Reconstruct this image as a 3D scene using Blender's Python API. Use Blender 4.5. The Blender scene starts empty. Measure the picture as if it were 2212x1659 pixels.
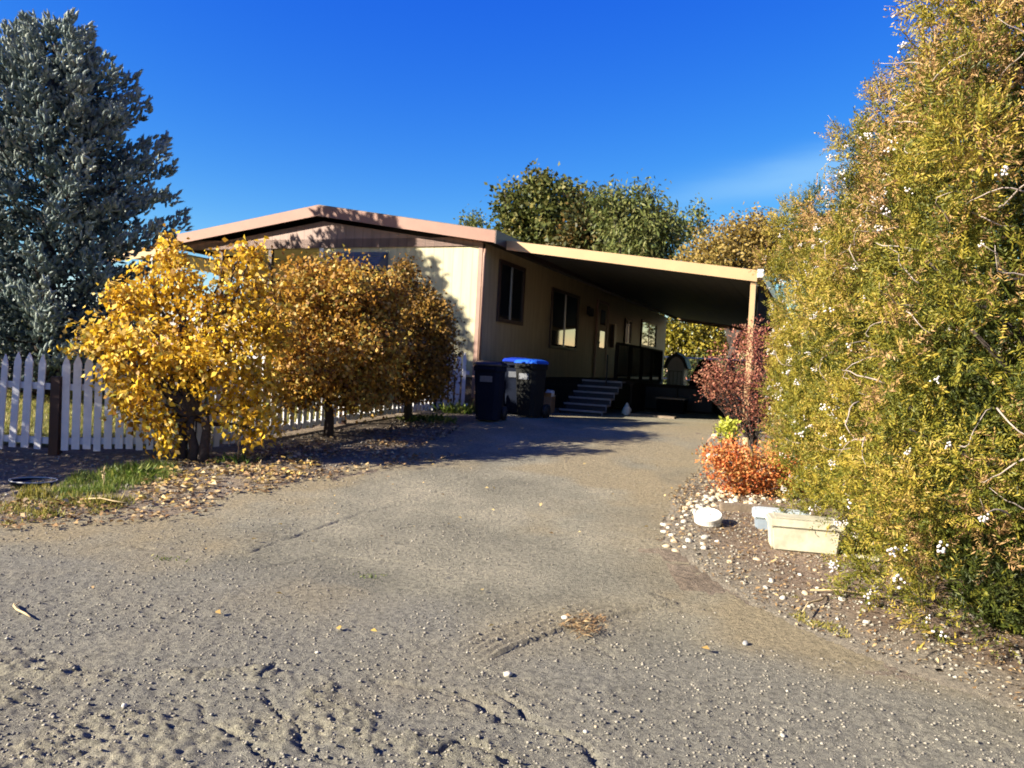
import bpy, bmesh, math, random
import numpy as np
from mathutils import Vector, Matrix
random.seed(7); rng=np.random.default_rng(7)
S=bpy.context.scene; COL=S.collection
PI=math.pi
# ---------------------------------------------------------------- camera
FPX=1662.; ROLL=math.radians(3.0); PITCH=math.radians(-1.47); EYE=1.55
_a=PI/2+PITCH
_Rx=np.array([[1,0,0],[0,math.cos(_a),-math.sin(_a)],[0,math.sin(_a),math.cos(_a)]])
_Rz=np.array([[math.cos(ROLL),-math.sin(ROLL),0],[math.sin(ROLL),math.cos(ROLL),0],[0,0,1]])
RC=_Rx@_Rz; CAM=np.array([0,0,EYE])
def ray(px,py): return RC@np.array([(px-1106)/FPX,-(py-829.5)/FPX,-1.])
def at(px,py,Y): r=ray(px,py); return CAM+r*Y/r[1]
cd=bpy.data.cameras.new('camera'); co=bpy.data.objects.new('camera',cd); COL.objects.link(co); S.camera=co
cd.sensor_width=36; cd.lens=FPX/2212*36; cd.clip_end=2000; cd.clip_start=.05
M4=Matrix([list(RC[i])+[CAM[i]] for i in range(3)]+[[0,0,0,1]]); co.matrix_world=M4
cd.dof.use_dof=True; cd.dof.focus_distance=1.1; cd.dof.aperture_fstop=cd.lens/1000/0.0019
# ---------------------------------------------------------------- terrain
PAD=.61
def terr(x,y):
    x=np.asarray(x,float); y=np.asarray(y,float)
    t=np.clip((y-3.2)/10.3,0,1); t=.5*t+.5*(t*t*(3-2*t))
    z=PAD*t
    d=np.exp(-((x+5.2)**2/1.6+(y-7.2)**2/1.0))*.10      # shallow ditch on the left verge
    return z-d
def gp(px,py):
    r=ray(px,py); t=1.
    for _ in range(60):
        p=CAM+r*t; t+= (p[2]-float(terr(p[0],p[1])))/max(.05,-r[2])*.6
    p=CAM+r*t; return p
# ---------------------------------------------------------------- noise
def _h(i,j,s):
    n=(i*374761393+j*668265263+s*982451653)&0x7fffffff
    n=((n^(n>>13))*1274126177)&0x7fffffff
    return ((n^(n>>16))&0xffff)/65535.
def vnoise(x,y,s=0):
    xi=np.floor(x).astype(np.int64); yi=np.floor(y).astype(np.int64); fx=x-xi; fy=y-yi
    fx=fx*fx*(3-2*fx); fy=fy*fy*(3-2*fy)
    a=_h(xi,yi,s); b=_h(xi+1,yi,s); c=_h(xi,yi+1,s); d=_h(xi+1,yi+1,s)
    return (a*(1-fx)+b*fx)*(1-fy)+(c*(1-fx)+d*fx)*fy
def fbm(x,y,o=4,s=0):
    v=0;A=.5;T=0
    for k in range(o): v=v+A*vnoise(x,y,s+k*17); T+=A; A*=.5; x=x*2.03+3.1; y=y*2.03+1.7
    return v/T
# ---------------------------------------------------------------- materials
def nodes(name):
    m=bpy.data.materials.new(name); m.use_nodes=True; nt=m.node_tree; b=nt.nodes['Principled BSDF']; return m,nt,b
def N(nt,t,**k):
    n=nt.nodes.new(t)
    for a,v in k.items():
        if a in n.inputs.keys(): n.inputs[a].default_value=v
        else: setattr(n,a,v)
    return n
def ramp(nt,fac,cols):
    r=N(nt,'ShaderNodeValToRGB'); e=r.color_ramp.elements
    while len(e)<len(cols): e.new(.5)
    for k,(p,c) in enumerate(cols): e[k].position=p; e[k].color=(*c,1)
    nt.links.new(fac,r.inputs['Fac']); return r.outputs['Color']
def plain(name,c,rough=.6,var=.15,scale=6,bump=.0,bscale=60,metal=0,spec=.4,coords='Object'):
    m,nt,b=nodes(name); tc=N(nt,'ShaderNodeTexCoord'); 
    n=N(nt,'ShaderNodeTexNoise',Scale=scale,Detail=6.,Roughness=.65); nt.links.new(tc.outputs[coords],n.inputs['Vector'])
    c=np.array(c)*.72; col=ramp(nt,n.outputs['Fac'],[(.3,tuple(c*(1-var))),(.7,tuple(np.minimum(c*(1+var),1)))])
    nt.links.new(col,b.inputs['Base Color']); b.inputs['Roughness'].default_value=rough; b.inputs['Metallic'].default_value=metal
    b.inputs['Specular IOR Level'].default_value=spec
    if bump:
        n2=N(nt,'ShaderNodeTexNoise',Scale=bscale,Detail=4.); nt.links.new(tc.outputs[coords],n2.inputs['Vector'])
        bm=N(nt,'ShaderNodeBump',Strength=bump,Distance=.01); nt.links.new(n2.outputs['Fac'],bm.inputs['Height']); nt.links.new(bm.outputs['Normal'],b.inputs['Normal'])
    return m
def leafmat(name,cols,trans=.3,rough=.55,spec=.25):
    m,nt,b=nodes(name); at_=N(nt,'ShaderNodeAttribute',attribute_name='t')
    col=ramp(nt,at_.outputs['Fac'],[(i/(len(cols)-1),tuple(q*.74 for q in c)) for i,c in enumerate(cols)])
    nt.links.new(col,b.inputs['Base Color']); b.inputs['Roughness'].default_value=rough; b.inputs['Specular IOR Level'].default_value=spec
    if trans>0:
        tr=N(nt,'ShaderNodeBsdfTranslucent'); nt.links.new(col,tr.inputs['Color'])
        mx=N(nt,'ShaderNodeMixShader',Fac=trans); nt.links.new(b.outputs[0],mx.inputs[1]); nt.links.new(tr.outputs[0],mx.inputs[2])
        nt.links.new(mx.outputs[0],nt.nodes['Material Output'].inputs['Surface'])
    return m
def siding(name,c,axis,step=.203,depth=.008,gw=.07,dirt=.22):
    # vertical-groove plywood siding; axis = object axis across the grooves
    m,nt,b=nodes(name); tc=N(nt,'ShaderNodeTexCoord'); sx=N(nt,'ShaderNodeSeparateXYZ'); nt.links.new(tc.outputs['Object'],sx.inputs[0])
    d=N(nt,'ShaderNodeMath',operation='DIVIDE'); d.inputs[1].default_value=step; nt.links.new(sx.outputs[axis],d.inputs[0])
    fr=N(nt,'ShaderNodeMath',operation='FRACT'); nt.links.new(d.outputs[0],fr.inputs[0])
    lt=N(nt,'ShaderNodeMath',operation='LESS_THAN'); lt.inputs[1].default_value=gw; nt.links.new(fr.outputs[0],lt.inputs[0])
    n=N(nt,'ShaderNodeTexNoise',Scale=2.2,Detail=6.,Roughness=.6); mp=N(nt,'ShaderNodeMapping'); mp.inputs['Scale'].default_value=(3,3,.5)
    nt.links.new(tc.outputs['Object'],mp.inputs[0]); nt.links.new(mp.outputs[0],n.inputs['Vector'])
    c=np.array(c)*.74; col=ramp(nt,n.outputs['Fac'],[(.3,tuple(c*(1-dirt))),(.7,tuple(c*(1+dirt*.4)))])
    mx=N(nt,'ShaderNodeMix',data_type='RGBA'); nt.links.new(lt.outputs[0],mx.inputs[0]); nt.links.new(col,mx.inputs[6]); mx.inputs[7].default_value=(*(c*.72),1)
    nt.links.new(mx.outputs[2],b.inputs['Base Color']); b.inputs['Roughness'].default_value=.6
    inv=N(nt,'ShaderNodeMath',operation='SUBTRACT'); inv.inputs[0].default_value=1; nt.links.new(lt.outputs[0],inv.inputs[1])
    bm=N(nt,'ShaderNodeBump',Strength=.8,Distance=depth); nt.links.new(inv.outputs[0],bm.inputs['Height']); nt.links.new(bm.outputs['Normal'],b.inputs['Normal'])
    return m
M={}
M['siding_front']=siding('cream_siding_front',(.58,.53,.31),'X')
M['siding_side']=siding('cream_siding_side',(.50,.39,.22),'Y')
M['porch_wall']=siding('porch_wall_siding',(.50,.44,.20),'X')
M['gable']=siding('brown_gable',(.30,.19,.15),'X',step=.2,gw=.1)
M['fascia']=plain('dusty_pink_fascia',(.30,.155,.11),.6,.12,3,.15)
M['roofing']=plain('roofing',(.16,.15,.14),.9,.25,12,.6,90)
M['dkbrown']=plain('dark_brown_trim',(.055,.032,.026),.5,.2,8)
M['pinktrim']=plain('corner_trim',(.34,.21,.16),.55,.15,5)
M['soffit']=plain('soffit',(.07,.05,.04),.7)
M['porchceil']=plain('porch_ceiling',(.50,.46,.24),.7,.08)
M['skirt']=plain('skirting',(.06,.045,.04),.7,.2)
M['cptan']=plain('tan_carport_metal',(.50,.34,.18),.4,.06,3)
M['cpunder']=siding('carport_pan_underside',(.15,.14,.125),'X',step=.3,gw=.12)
M['doortan']=plain('door_tan',(.30,.24,.15),.6,.1,4)
M['white']=plain('white_paint',(.74,.75,.77),.5,.12,9,.2,40)
M['whitemetal']=plain('white_metal',(.75,.75,.72),.35,.08)
M['post']=plain('rust_brown_post',(.045,.018,.013),.6,.3)
M['metal']=plain('weathered_metal',(.45,.45,.46),.35,.15,20,metal=.7)
M['binblue']=plain('navy_plastic',(.008,.012,.026),.85,.2,4,.1,spec=.1)
M['bingreen']=plain('charcoal_plastic',(.018,.019,.018),.85,.2,4,.1,spec=.1)
M['lidnavy']=plain('navy_lid',(.014,.022,.04),.3,.2)
M['lidblue']=plain('blue_lid',(.015,.11,.62),.3,.1)
M['lidblue2']=plain('deep_blue_lid',(.01,.04,.40),.35,.1)
M['label']=plain('pale_sticker',(.13,.14,.16),.5,.2,30)
M['black']=plain('black_rubber',(.012,.012,.013),.7,.2)
M['cardboard']=plain('cardboard',(.30,.19,.10),.8,.15)
M['step']=plain('dark_step_board',(.02,.022,.03),.7,.2)
M['nosing']=plain('step_edge_metal',(.22,.22,.25),.6,.15)
M['rimpale']=plain('pale_rim',(.5,.5,.5),.5,.15)
M['wood']=plain('aged_wood',(.22,.17,.12),.8,.3,10,.5,50)
M['darkwood']=plain('dark_wood',(.025,.02,.017),.85,.3,10,spec=.1)
M['cream']=plain('cream_plastic',(.56,.53,.40),.5,.28,6,.15,40)
M['bluegrey']=plain('blue_grey_plastic',(.30,.36,.42),.4,.12,8)
M['paleblue']=plain('pale_blue_lid',(.56,.64,.68),.4,.08,8)
M['disc']=plain('white_plastic_disc',(.78,.76,.68),.45,.08,14,.2,30)
M['stone']=plain('white_river_stone',(.56,.52,.43),.75,.22,14,.4,60)
M['stone2']=plain('tan_river_stone',(.55,.43,.28),.75,.2,14,.4,60)
M['stone3']=plain('grey_stone',(.30,.30,.29),.8,.25,20,.5,60)
M['pot']=plain('brown_pot',(.07,.035,.022),.6)
M['bark']=plain('dark_bark',(.055,.042,.035),.9,.4,30,.8,60)
M['twig']=plain('grey_twig',(.36,.30,.26),.8,.25,25)
M['straw']=plain('dry_straw',(.50,.38,.20),.8,.25,25)
M['orangecord']=plain('dead_stem',(.4,.2,.12),.8)
M['playwall']=plain('pale_grey_panel',(.75,.80,.90),.5,.06)
M['playroof']=plain('navy_roof',(.02,.035,.07),.5,.1)
M['cloth']=plain('black_cover',(.009,.009,.011),.95,.3,3,.4,12,spec=.02)
m,nt,b=nodes('dark_glass'); b.inputs['Base Color'].default_value=(.010,.012,.016,1); b.inputs['Roughness'].default_value=.03; b.inputs['Specular IOR Level'].default_value=.9; b.inputs['IOR'].default_value=1.6; M['glass']=m
M['curtain']=plain('pale_curtain',(.25,.26,.28),.8,.1)
# foliage
M['lf_yellow']=leafmat('yellow_leaves',[(.26,.12,.02),(.56,.30,.025),(.82,.50,.03),(.94,.66,.05),(.86,.60,.18),(.60,.56,.10)],.35)
M['lf_orange']=leafmat('orange_leaves',[(.13,.055,.012),(.28,.125,.02),(.48,.24,.03),(.62,.36,.06),(.30,.27,.05),(.74,.50,.18)],.3)
M['lf_brown']=leafmat('bronze_leaves',[(.08,.045,.01),(.17,.09,.016),(.29,.155,.025),(.40,.22,.035),(.17,.15,.03)],.25)
M['lf_hedge']=leafmat('gold_green_sprays',[(.035,.05,.010),(.085,.105,.014),(.175,.175,.022),(.31,.265,.032),(.46,.35,.05),(.46,.28,.13)],.25)
M['lf_hedgedry']=leafmat('bronze_green_sprays',[(.045,.05,.012),(.12,.10,.02),(.23,.17,.035),(.34,.23,.06),(.42,.25,.12)],.25)
M['lf_spruce']=leafmat('blue_grey_needles',[(.026,.046,.050),(.09,.14,.135),(.20,.26,.24),(.36,.41,.36),(.54,.55,.44)],.1)
M['lf_olive']=leafmat('olive_leaves',[(.035,.05,.012),(.075,.095,.02),(.14,.15,.035),(.26,.22,.06)],.25)
M['lf_dark']=leafmat('dark_mixed_leaves',[(.02,.03,.01),(.04,.05,.014),(.08,.08,.02),(.24,.14,.04)],.2)
M['lf_feather']=leafmat('soft_green_leaves',[(.06,.085,.02),(.12,.15,.035),(.19,.21,.06),(.26,.25,.09)],.25)
M['lf_tan']=leafmat('tan_gold_leaves',[(.14,.09,.025),(.26,.18,.04),(.38,.27,.06),(.46,.33,.10),(.22,.20,.05)],.3)
M['lf_gold']=leafmat('gold_hedge_leaves',[(.14,.14,.02),(.32,.28,.03),(.52,.42,.06),(.58,.46,.09)],.3)
M['lf_red']=leafmat('red_leaves',[(.20,.055,.045),(.34,.10,.075),(.46,.17,.11),(.55,.27,.16),(.26,.13,.07)],.3)
M['lf_scarlet']=leafmat('scarlet_leaves',[(.36,.07,.03),(.62,.16,.05),(.78,.28,.08),(.82,.42,.16),(.30,.22,.06)],.3)
M['lf_lime']=leafmat('lime_leaves',[(.35,.38,.04),(.55,.58,.08),(.68,.66,.16)],.3)
M['lf_grass']=leafmat('green_grass',[(.05,.09,.012),(.10,.17,.02),(.19,.26,.04),(.36,.34,.09)],.3)
M['lf_lawn']=leafmat('lawn_blades',[(.12,.15,.02),(.24,.25,.04),(.42,.37,.10),(.55,.42,.18)],.3)
M['lf_weed']=leafmat('yellow_green_weed',[(.14,.15,.03),(.30,.28,.05),(.48,.38,.10)],.3)
M['lf_fallyellow']=leafmat('fallen_yellow',[(.38,.24,.08),(.66,.46,.12),(.76,.60,.26),(.48,.28,.14),(.80,.68,.40)],.15)
M['lf_fallbrown']=leafmat('fallen_brown',[(.10,.06,.03),(.24,.14,.06),(.40,.25,.11),(.54,.38,.18),(.66,.52,.28)],.1)
M['lf_blossom']=leafmat('white_seed_heads',[(.62,.56,.56),(.78,.74,.73),(.90,.87,.85)],.2)
M['lf_gravel']=leafmat('gravel_stones',[(.13,.12,.10),(.22,.20,.165),(.28,.255,.205),(.34,.31,.25),(.46,.43,.36)],0,.85)
# ground materials
def groundmat(name,c1,c2,c3,fine,bumpd,attr=None,dirt=None,stain=None):
    m,nt,b=nodes(name); tc=N(nt,'ShaderNodeTexCoord'); L=nt.links
    n1=N(nt,'ShaderNodeTexNoise',Scale=.9,Detail=8.,Roughness=.6); n2=N(nt,'ShaderNodeTexNoise',Scale=fine,Detail=6.,Roughness=.75); n3=N(nt,'ShaderNodeTexNoise',Scale=fine*4.5,Detail=3.,Roughness=.8)
    for n in (n1,n2,n3): L.new(tc.outputs['Object'],n.inputs['Vector'])
    c1,c2,c3=[tuple(q*.70 for q in c) for c in (c1,c2,c3)]; dirt=tuple(q*.70 for q in dirt) if dirt else None
    a=ramp(nt,n1.outputs['Fac'],[(.34,c1),(.52,c2),(.66,c3)])
    sp=ramp(nt,n2.outputs['Fac'],[(.34,(.52,.52,.52)),(.5,(1,1,1)),(.64,(1.36,1.34,1.28))])
    mu=N(nt,'ShaderNodeMix',data_type='RGBA',blend_type='MULTIPLY'); mu.inputs[0].default_value=1; L.new(a,mu.inputs[6]); L.new(sp,mu.inputs[7])
    sp3=ramp(nt,n3.outputs['Fac'],[(.35,(.72,.72,.72)),(.6,(1.15,1.15,1.15))])
    mu3=N(nt,'ShaderNodeMix',data_type='RGBA',blend_type='MULTIPLY'); mu3.inputs[0].default_value=1; L.new(mu.outputs[2],mu3.inputs[6]); L.new(sp3,mu3.inputs[7])
    out=mu3.outputs[2]
    if attr:
        at_=N(nt,'ShaderNodeAttribute',attribute_name=attr)
        mx=N(nt,'ShaderNodeMix',data_type='RGBA'); L.new(at_.outputs['Fac'],mx.inputs[0]); L.new(out,mx.inputs[6])
        d=N(nt,'ShaderNodeMix',data_type='RGBA',blend_type='MULTIPLY'); d.inputs[0].default_value=1; d.inputs[6].default_value=(*dirt,1); L.new(sp,d.inputs[7])
        L.new(d.outputs[2],mx.inputs[7]); out=mx.outputs[2]
        ao=N(nt,'ShaderNodeAttribute',attribute_name='old'); mo=N(nt,'ShaderNodeMix',data_type='RGBA'); do=N(nt,'ShaderNodeMix',data_type='RGBA',blend_type='MULTIPLY'); do.inputs[0].default_value=1; do.inputs[6].default_value=(.168,.160,.134,1); L.new(sp,do.inputs[7])  # greyer old asphalt, its colour also darkened for shade in the rough surface
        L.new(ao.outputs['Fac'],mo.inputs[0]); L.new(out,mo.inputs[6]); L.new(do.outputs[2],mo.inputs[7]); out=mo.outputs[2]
    L.new(out,b.inputs['Base Color']); b.inputs['Roughness'].default_value=.95; b.inputs['Specular IOR Level'].default_value=.15
    ad=N(nt,'ShaderNodeMath',operation='MULTIPLY_ADD'); ad.inputs[1].default_value=.35; L.new(n3.outputs['Fac'],ad.inputs[0]); L.new(n2.outputs['Fac'],ad.inputs[2])
    bm=N(nt,'ShaderNodeBump',Strength=1.,Distance=bumpd); L.new(ad.outputs[0],bm.inputs['Height']); L.new(bm.outputs['Normal'],b.inputs['Normal'])
    return m
M['ground']=groundmat('earth',(.18,.14,.10),(.25,.20,.15),(.32,.26,.19),22,.03)
M['bed']=groundmat('bark_litter_bed',(.19,.135,.095),(.27,.195,.14),(.36,.27,.20),30,.03,'edge',(.30,.262,.20))
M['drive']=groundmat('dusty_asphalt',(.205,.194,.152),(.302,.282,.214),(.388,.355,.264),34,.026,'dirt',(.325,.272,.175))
M['lawn']=groundmat('lawn_soil',(.10,.11,.03),(.17,.17,.05),(.26,.24,.09),18,.03)
# ---------------------------------------------------------------- object helpers
def tag(o,label=None,cat=None,group=None,kind=None):
    if label: o['label']=label
    if cat: o['category']=cat
    if group: o['group']=group
    if kind: o['kind']=kind
    return o
def empty(name,loc=(0,0,0),rz=0,parent=None):
    o=bpy.data.objects.new(name,None); COL.objects.link(o); o.location=loc; o.rotation_euler=(0,0,rz); o.empty_display_size=.1
    if parent: o.parent=parent
    return o
def link(name,me,parent=None,loc=None):
    o=bpy.data.objects.new(name,me); COL.objects.link(o)
    if parent: o.parent=parent
    if loc is not None: o.location=loc
    return o
class MB:
    def __init__(s): s.v=[];s.f=[];s.sm=[]
    def add(s,vs,fs,smooth=False):
        n=len(s.v); s.v+= [tuple(map(float,p)) for p in vs]; s.f+=[tuple(i+n for i in f) for f in fs]; s.sm+=[smooth]*len(fs); return s
    def box(s,x0,x1,y0,y1,z0,z1,top=1.):
        cx,cy=(x0+x1)/2,(y0+y1)/2
        q=lambda x,c:c+(x-c)*top
        s.add([(x0,y0,z0),(x1,y0,z0),(x1,y1,z0),(x0,y1,z0),(q(x0,cx),q(y0,cy),z1),(q(x1,cx),q(y0,cy),z1),(q(x1,cx),q(y1,cy),z1),(q(x0,cx),q(y1,cy),z1)],
              [(0,3,2,1),(4,5,6,7),(0,1,5,4),(1,2,6,5),(2,3,7,6),(3,0,4,7)]); return s
    def prism(s,prof,a0,a1,axis='y'):
        # prof: list of (p,q) in the plane across axis
        n=len(prof)
        f=(lambda p,q,a:(p,a,q)) if axis=='y' else ((lambda p,q,a:(a,p,q)) if axis=='x' else (lambda p,q,a:(p,q,a)))
        vs=[f(p,q,a0) for p,q in prof]+[f(p,q,a1) for p,q in prof]
        s.add(vs,[tuple(range(n))[::-1],tuple(range(n,2*n))]+[(i,(i+1)%n,n+(i+1)%n,n+i) for i in range(n)]); return s
    def tube(s,pts,rad,n=7,cap=True):
        pts=[Vector(p) for p in pts]; rad=rad if hasattr(rad,'__len__') else [rad]*len(pts)
        vs=[]; k=len(pts)
        for i,p in enumerate(pts):
            d=(pts[min(i+1,k-1)]-pts[max(i-1,0)]).normalized()
            a=Vector((0,0,1)) if abs(d.z)<.9 else Vector((1,0,0)); e1=d.cross(a).normalized(); e2=d.cross(e1)
            for j in range(n): t=2*PI*j/n; vs.append(p+(e1*math.cos(t)+e2*math.sin(t))*rad[i])
        fs=[(i*n+j,i*n+(j+1)%n,(i+1)*n+(j+1)%n,(i+1)*n+j) for i in range(k-1) for j in range(n)]
        if cap: fs+=[tuple(range(n))[::-1],tuple(range((k-1)*n,k*n))]
        s.add(vs,fs,True); return s
    def lathe(s,prof,n=28,c=(0,0,0)):
        vs=[(c[0]+r*math.cos(2*PI*j/n),c[1]+r*math.sin(2*PI*j/n),c[2]+z) for r,z in prof for j in range(n)]
        k=len(prof); fs=[(i*n+j,i*n+(j+1)%n,(i+1)*n+(j+1)%n,(i+1)*n+j) for i in range(k-1) for j in range(n)]
        fs+=[tuple(range(n))[::-1],tuple(range((k-1)*n,k*n))]
        s.add(vs,fs,False); return s
    def mesh(s,name,mat):
        me=bpy.data.meshes.new(name); me.from_pydata(s.v,[],s.f); me.materials.append(mat)
        for p,q in zip(me.polygons,s.sm): p.use_smooth=q
        me.update(); return me
    def build(s,name,mat,parent=None,loc=None,bevel=0):
        me=s.mesh(name,mat)
        if bevel:
            bm=bmesh.new(); bm.from_mesh(me); bmesh.ops.recalc_face_normals(bm,faces=bm.faces); bmesh.ops.bevel(bm,geom=[e for e in bm.edges if len(e.link_faces)==2 and e.calc_face_angle(0)>.6],offset=bevel,segments=2,affect='EDGES'); bm.to_mesh(me); bm.free()
        return link(name,me,parent,loc)
def fast(name,V,F,mat,t=None,smooth=False):
    V=np.ascontiguousarray(V,dtype=np.float32).reshape(-1,3); F=np.ascontiguousarray(F,dtype=np.int32); k=F.shape[1]
    me=bpy.data.meshes.new(name); me.vertices.add(len(V)); me.vertices.foreach_set('co',V.ravel())
    me.loops.add(F.size); me.loops.foreach_set('vertex_index',F.ravel()); me.polygons.add(len(F))
    me.polygons.foreach_set('loop_start',np.arange(0,F.size,k,dtype=np.int32)); 
    me.materials.append(mat)
    me.update(calc_edges=True); me.validate()
    if smooth: me.polygons.foreach_set('use_smooth',np.ones(len(F),bool))
    if t is not None:
        a=me.attributes.new('t','FLOAT','POINT'); a.data.foreach_set('value',np.ascontiguousarray(t,dtype=np.float32))
    return me
def unit(a): return a/np.maximum(np.linalg.norm(a,axis=-1,keepdims=True),1e-9)
def leaves(P,D,L,Wd,T,fold=.25,U=None):
    # P base points, D long axis, L length, Wd width -> folded rhombus quads
    n=len(P); D=unit(D)
    if U is None: U=rng.normal(size=(n,3))
    Sd=unit(np.cross(D,U)); Nn=np.cross(Sd,D); L=np.broadcast_to(L,(n,))[:,None]; Wd=np.broadcast_to(Wd,(n,))[:,None]
    mid=P+D*L*.45
    V=np.stack([P,mid+Sd*Wd*.5+Nn*Wd*fold,P+D*L,mid-Sd*Wd*.5+Nn*Wd*fold],1).reshape(-1,3)
    F=np.arange(4*n).reshape(n,4)
    return V,F,np.repeat(T,4)
def cat(*vs):
    V=[];F=[];T=[];o=0
    for v,f,t in vs: V.append(v);F.append(f+o);T.append(t);o+=len(v)
    return np.concatenate(V),np.concatenate(F),np.concatenate(T)
def shell(n,inner=.55):
    d=unit(rng.normal(size=(n,3))); r=(inner**3+(1-inner**3)*rng.random(n))**(1/3); return d*r[:,None],d
def crown(blobs,nclump,per,leafL,leafW,droop=.3,clr=.16,inner=.35,tbias=0.,tspread=.5,ground=None):
    # blobs: list of (center xyz, radii xyz). clumped leaves through the outer part of each blob
    w=np.array([b[1][0]*b[1][2]+b[1][0]*b[1][1] for b in blobs]); w=w/w.sum(); out=[]
    for (c,r),k in zip(blobs,w):
        m=max(3,int(nclump*k)); s,d=shell(m,inner); s*= (1+.20*rng.normal(size=(m,1)))
        cc=np.array(c)+s*np.array(r); ct=np.clip(.5+tbias+tspread*(rng.random(m)-.5),0,1)
        P=np.repeat(cc,per,0)+rng.normal(size=(m*per,3))*clr*np.array([1,1,.8])
        D=rng.normal(size=(m*per,3))+np.repeat(d,per,0)*.6+np.array([0,0,-droop*2]); 
        T=np.clip(np.repeat(ct,per)+rng.normal(size=m*per)*.16,0,1)
        sz=.6+.7*rng.random(m*per)
        if ground is not None:
            ok=P[:,2]>terr(P[:,0],P[:,1])+ground; P,D,T,sz=P[ok],D[ok],T[ok],sz[ok]
        out.append(leaves(P,D,leafL*sz,leafW*sz,T))
    return cat(*out)
def limbs(base,tips,r0,r1=.008,jit=.08,mb=None,n=7,fork=.35):
    mb=mb or MB(); base=Vector(base)
    for tp in tips:
        tp=Vector(tp); st=base+Vector((random.uniform(-1,1)*r0*.5,random.uniform(-1,1)*r0*.5,0)); pts=[];rad=[]
        for i in range(n+1):
            s=i/n; p=st.lerp(tp,s); h=(s**.7); p.x=st.x+(tp.x-st.x)*s**1.4; p.y=st.y+(tp.y-st.y)*s**1.4; p.z=st.z+(tp.z-st.z)*(s**.85)
            if 0<i: p+=Vector([random.gauss(0,jit*.35) for _ in range(3)])
            pts.append(p); rad.append(r0*(1-s)**1.1+r1)
        mb.tube(pts,rad,6)
    return mb
def rel(V,o): return V-np.array(o,dtype=float)

# ================================================================= GROUND
# far ground sheet
def gridmesh(name,xs,ys,zf,mat,keep=None,attr=None):
    X,Y=np.meshgrid(xs,ys); Z=zf(X,Y); nx=len(xs); ny=len(ys)
    V=np.stack([X,Y,Z],-1).reshape(-1,3)
    i=np.arange(nx-1)[None,:]+np.arange(ny-1)[:,None]*nx; F=np.stack([i,i+1,i+1+nx,i+nx],-1).reshape(-1,4)
    if keep is not None:
        c=V[F].mean(1); k=keep(c[:,0],c[:,1]); F=F[k]
        used=np.unique(F); mp=-np.ones(len(V),np.int64); mp[used]=np.arange(len(used)); V=V[used]; F=mp[F]
    me=fast(name,V,F,mat,smooth=True)
    if attr:
        for a,fn in attr.items():
            at_=me.attributes.new(a,'FLOAT','POINT'); at_.data.foreach_set('value',np.clip(fn(V[:,0],V[:,1]),0,1).astype(np.float32))
    return link(name,me)
def inpoly(x,y,poly):
    ins=np.zeros(x.shape,bool); n=len(poly)
    for i in range(n):
        x1,y1=poly[i]; x2,y2=poly[(i+1)%n]
        c=((y1>y)!=(y2>y)); 
        with np.errstate(divide='ignore',invalid='ignore'): xi=(x2-x1)*(y-y1)/(y2-y1+1e-12)+x1
        ins^= c&(x<xi)
    return ins
def pdist(x,y,poly,closed=True):
    d=np.full(x.shape,1e9); n=len(poly)
    for i in range(n if closed else n-1):
        x1,y1=poly[i]; x2,y2=poly[(i+1)%n]; dx,dy=x2-x1,y2-y1
        t=np.clip(((x-x1)*dx+(y-y1)*dy)/(dx*dx+dy*dy+1e-12),0,1); d=np.minimum(d,np.hypot(x-x1-t*dx,y-y1-t*dy))
    return d
LB=[gp(*p)[:2] for p in [(0,1135),(200,1112),(420,1085),(620,1045),(800,1000),(930,950),(1010,918)]]
RB=[gp(*p)[:2] for p in [(1545,925),(1530,1000),(1450,1080),(1435,1170),(1560,1265),(1720,1360),(1950,1450),(2212,1540)]]
drive_poly=[(-14,LB[0][1]-.25)]+[tuple(p) for p in LB]+[(-.62,14.3),(6.1,32.0),(11,30.2),(4.3,13.0)]+[tuple(p) for p in RB]+[(8,2.4),(8,.4),(-14,.4)]
TT0=np.array([-.16,3.82]); TT1=np.array([1.12,4.92]); TTd=unit(TT1-TT0); TTn=np.array([-TTd[1],TTd[0]]); TTL=np.linalg.norm(TT1-TT0)
CR=[[gp(*q)[:2] for q in c] for c in [
 [(330,1500),(400,1520),(520,1600),(600,1659),(640,1730)],
 [(560,1510),(650,1600),(720,1659)],
 [(1000,1500),(1080,1560),(1200,1590),(1340,1659)],
 [(820,1470),(960,1500),(1080,1500),(1160,1560)],
 [(1100,1659),(1000,1600),(930,1640)],
 [(300,1180),(420,1200),(540,1195),(660,1150),(780,1110),(900,1080),(1010,1030)],
 [(560,1230),(700,1200),(860,1215)],
 [(40,1400),(140,1440),(300,1470)],
 [(600,1430),(560,1470)],[(1240,1380),(1330,1420)],
]]
CRUST=[tuple(gp(*q)[:2]) for q in [(-700,1420),(-100,1380),(60,1405),(330,1475),(560,1440),(720,1470),(900,1560),(1150,1640),(1500,1800),(1400,2400),(-900,2400)]]
def crustf(x,y):
    a=x+.22*(fbm(x*2.6,y*2.6,4,301)-.5)*2; b_=y+.22*(fbm(x*2.6+9,y*2.6,4,302)-.5)*2
    return inpoly(a,b_,CRUST)*np.clip(pdist(a,b_,CRUST)/.05,0,1)*np.clip((fbm(x*2.1,y*2.1,3,303)-.36)*9,.12,1)
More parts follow.
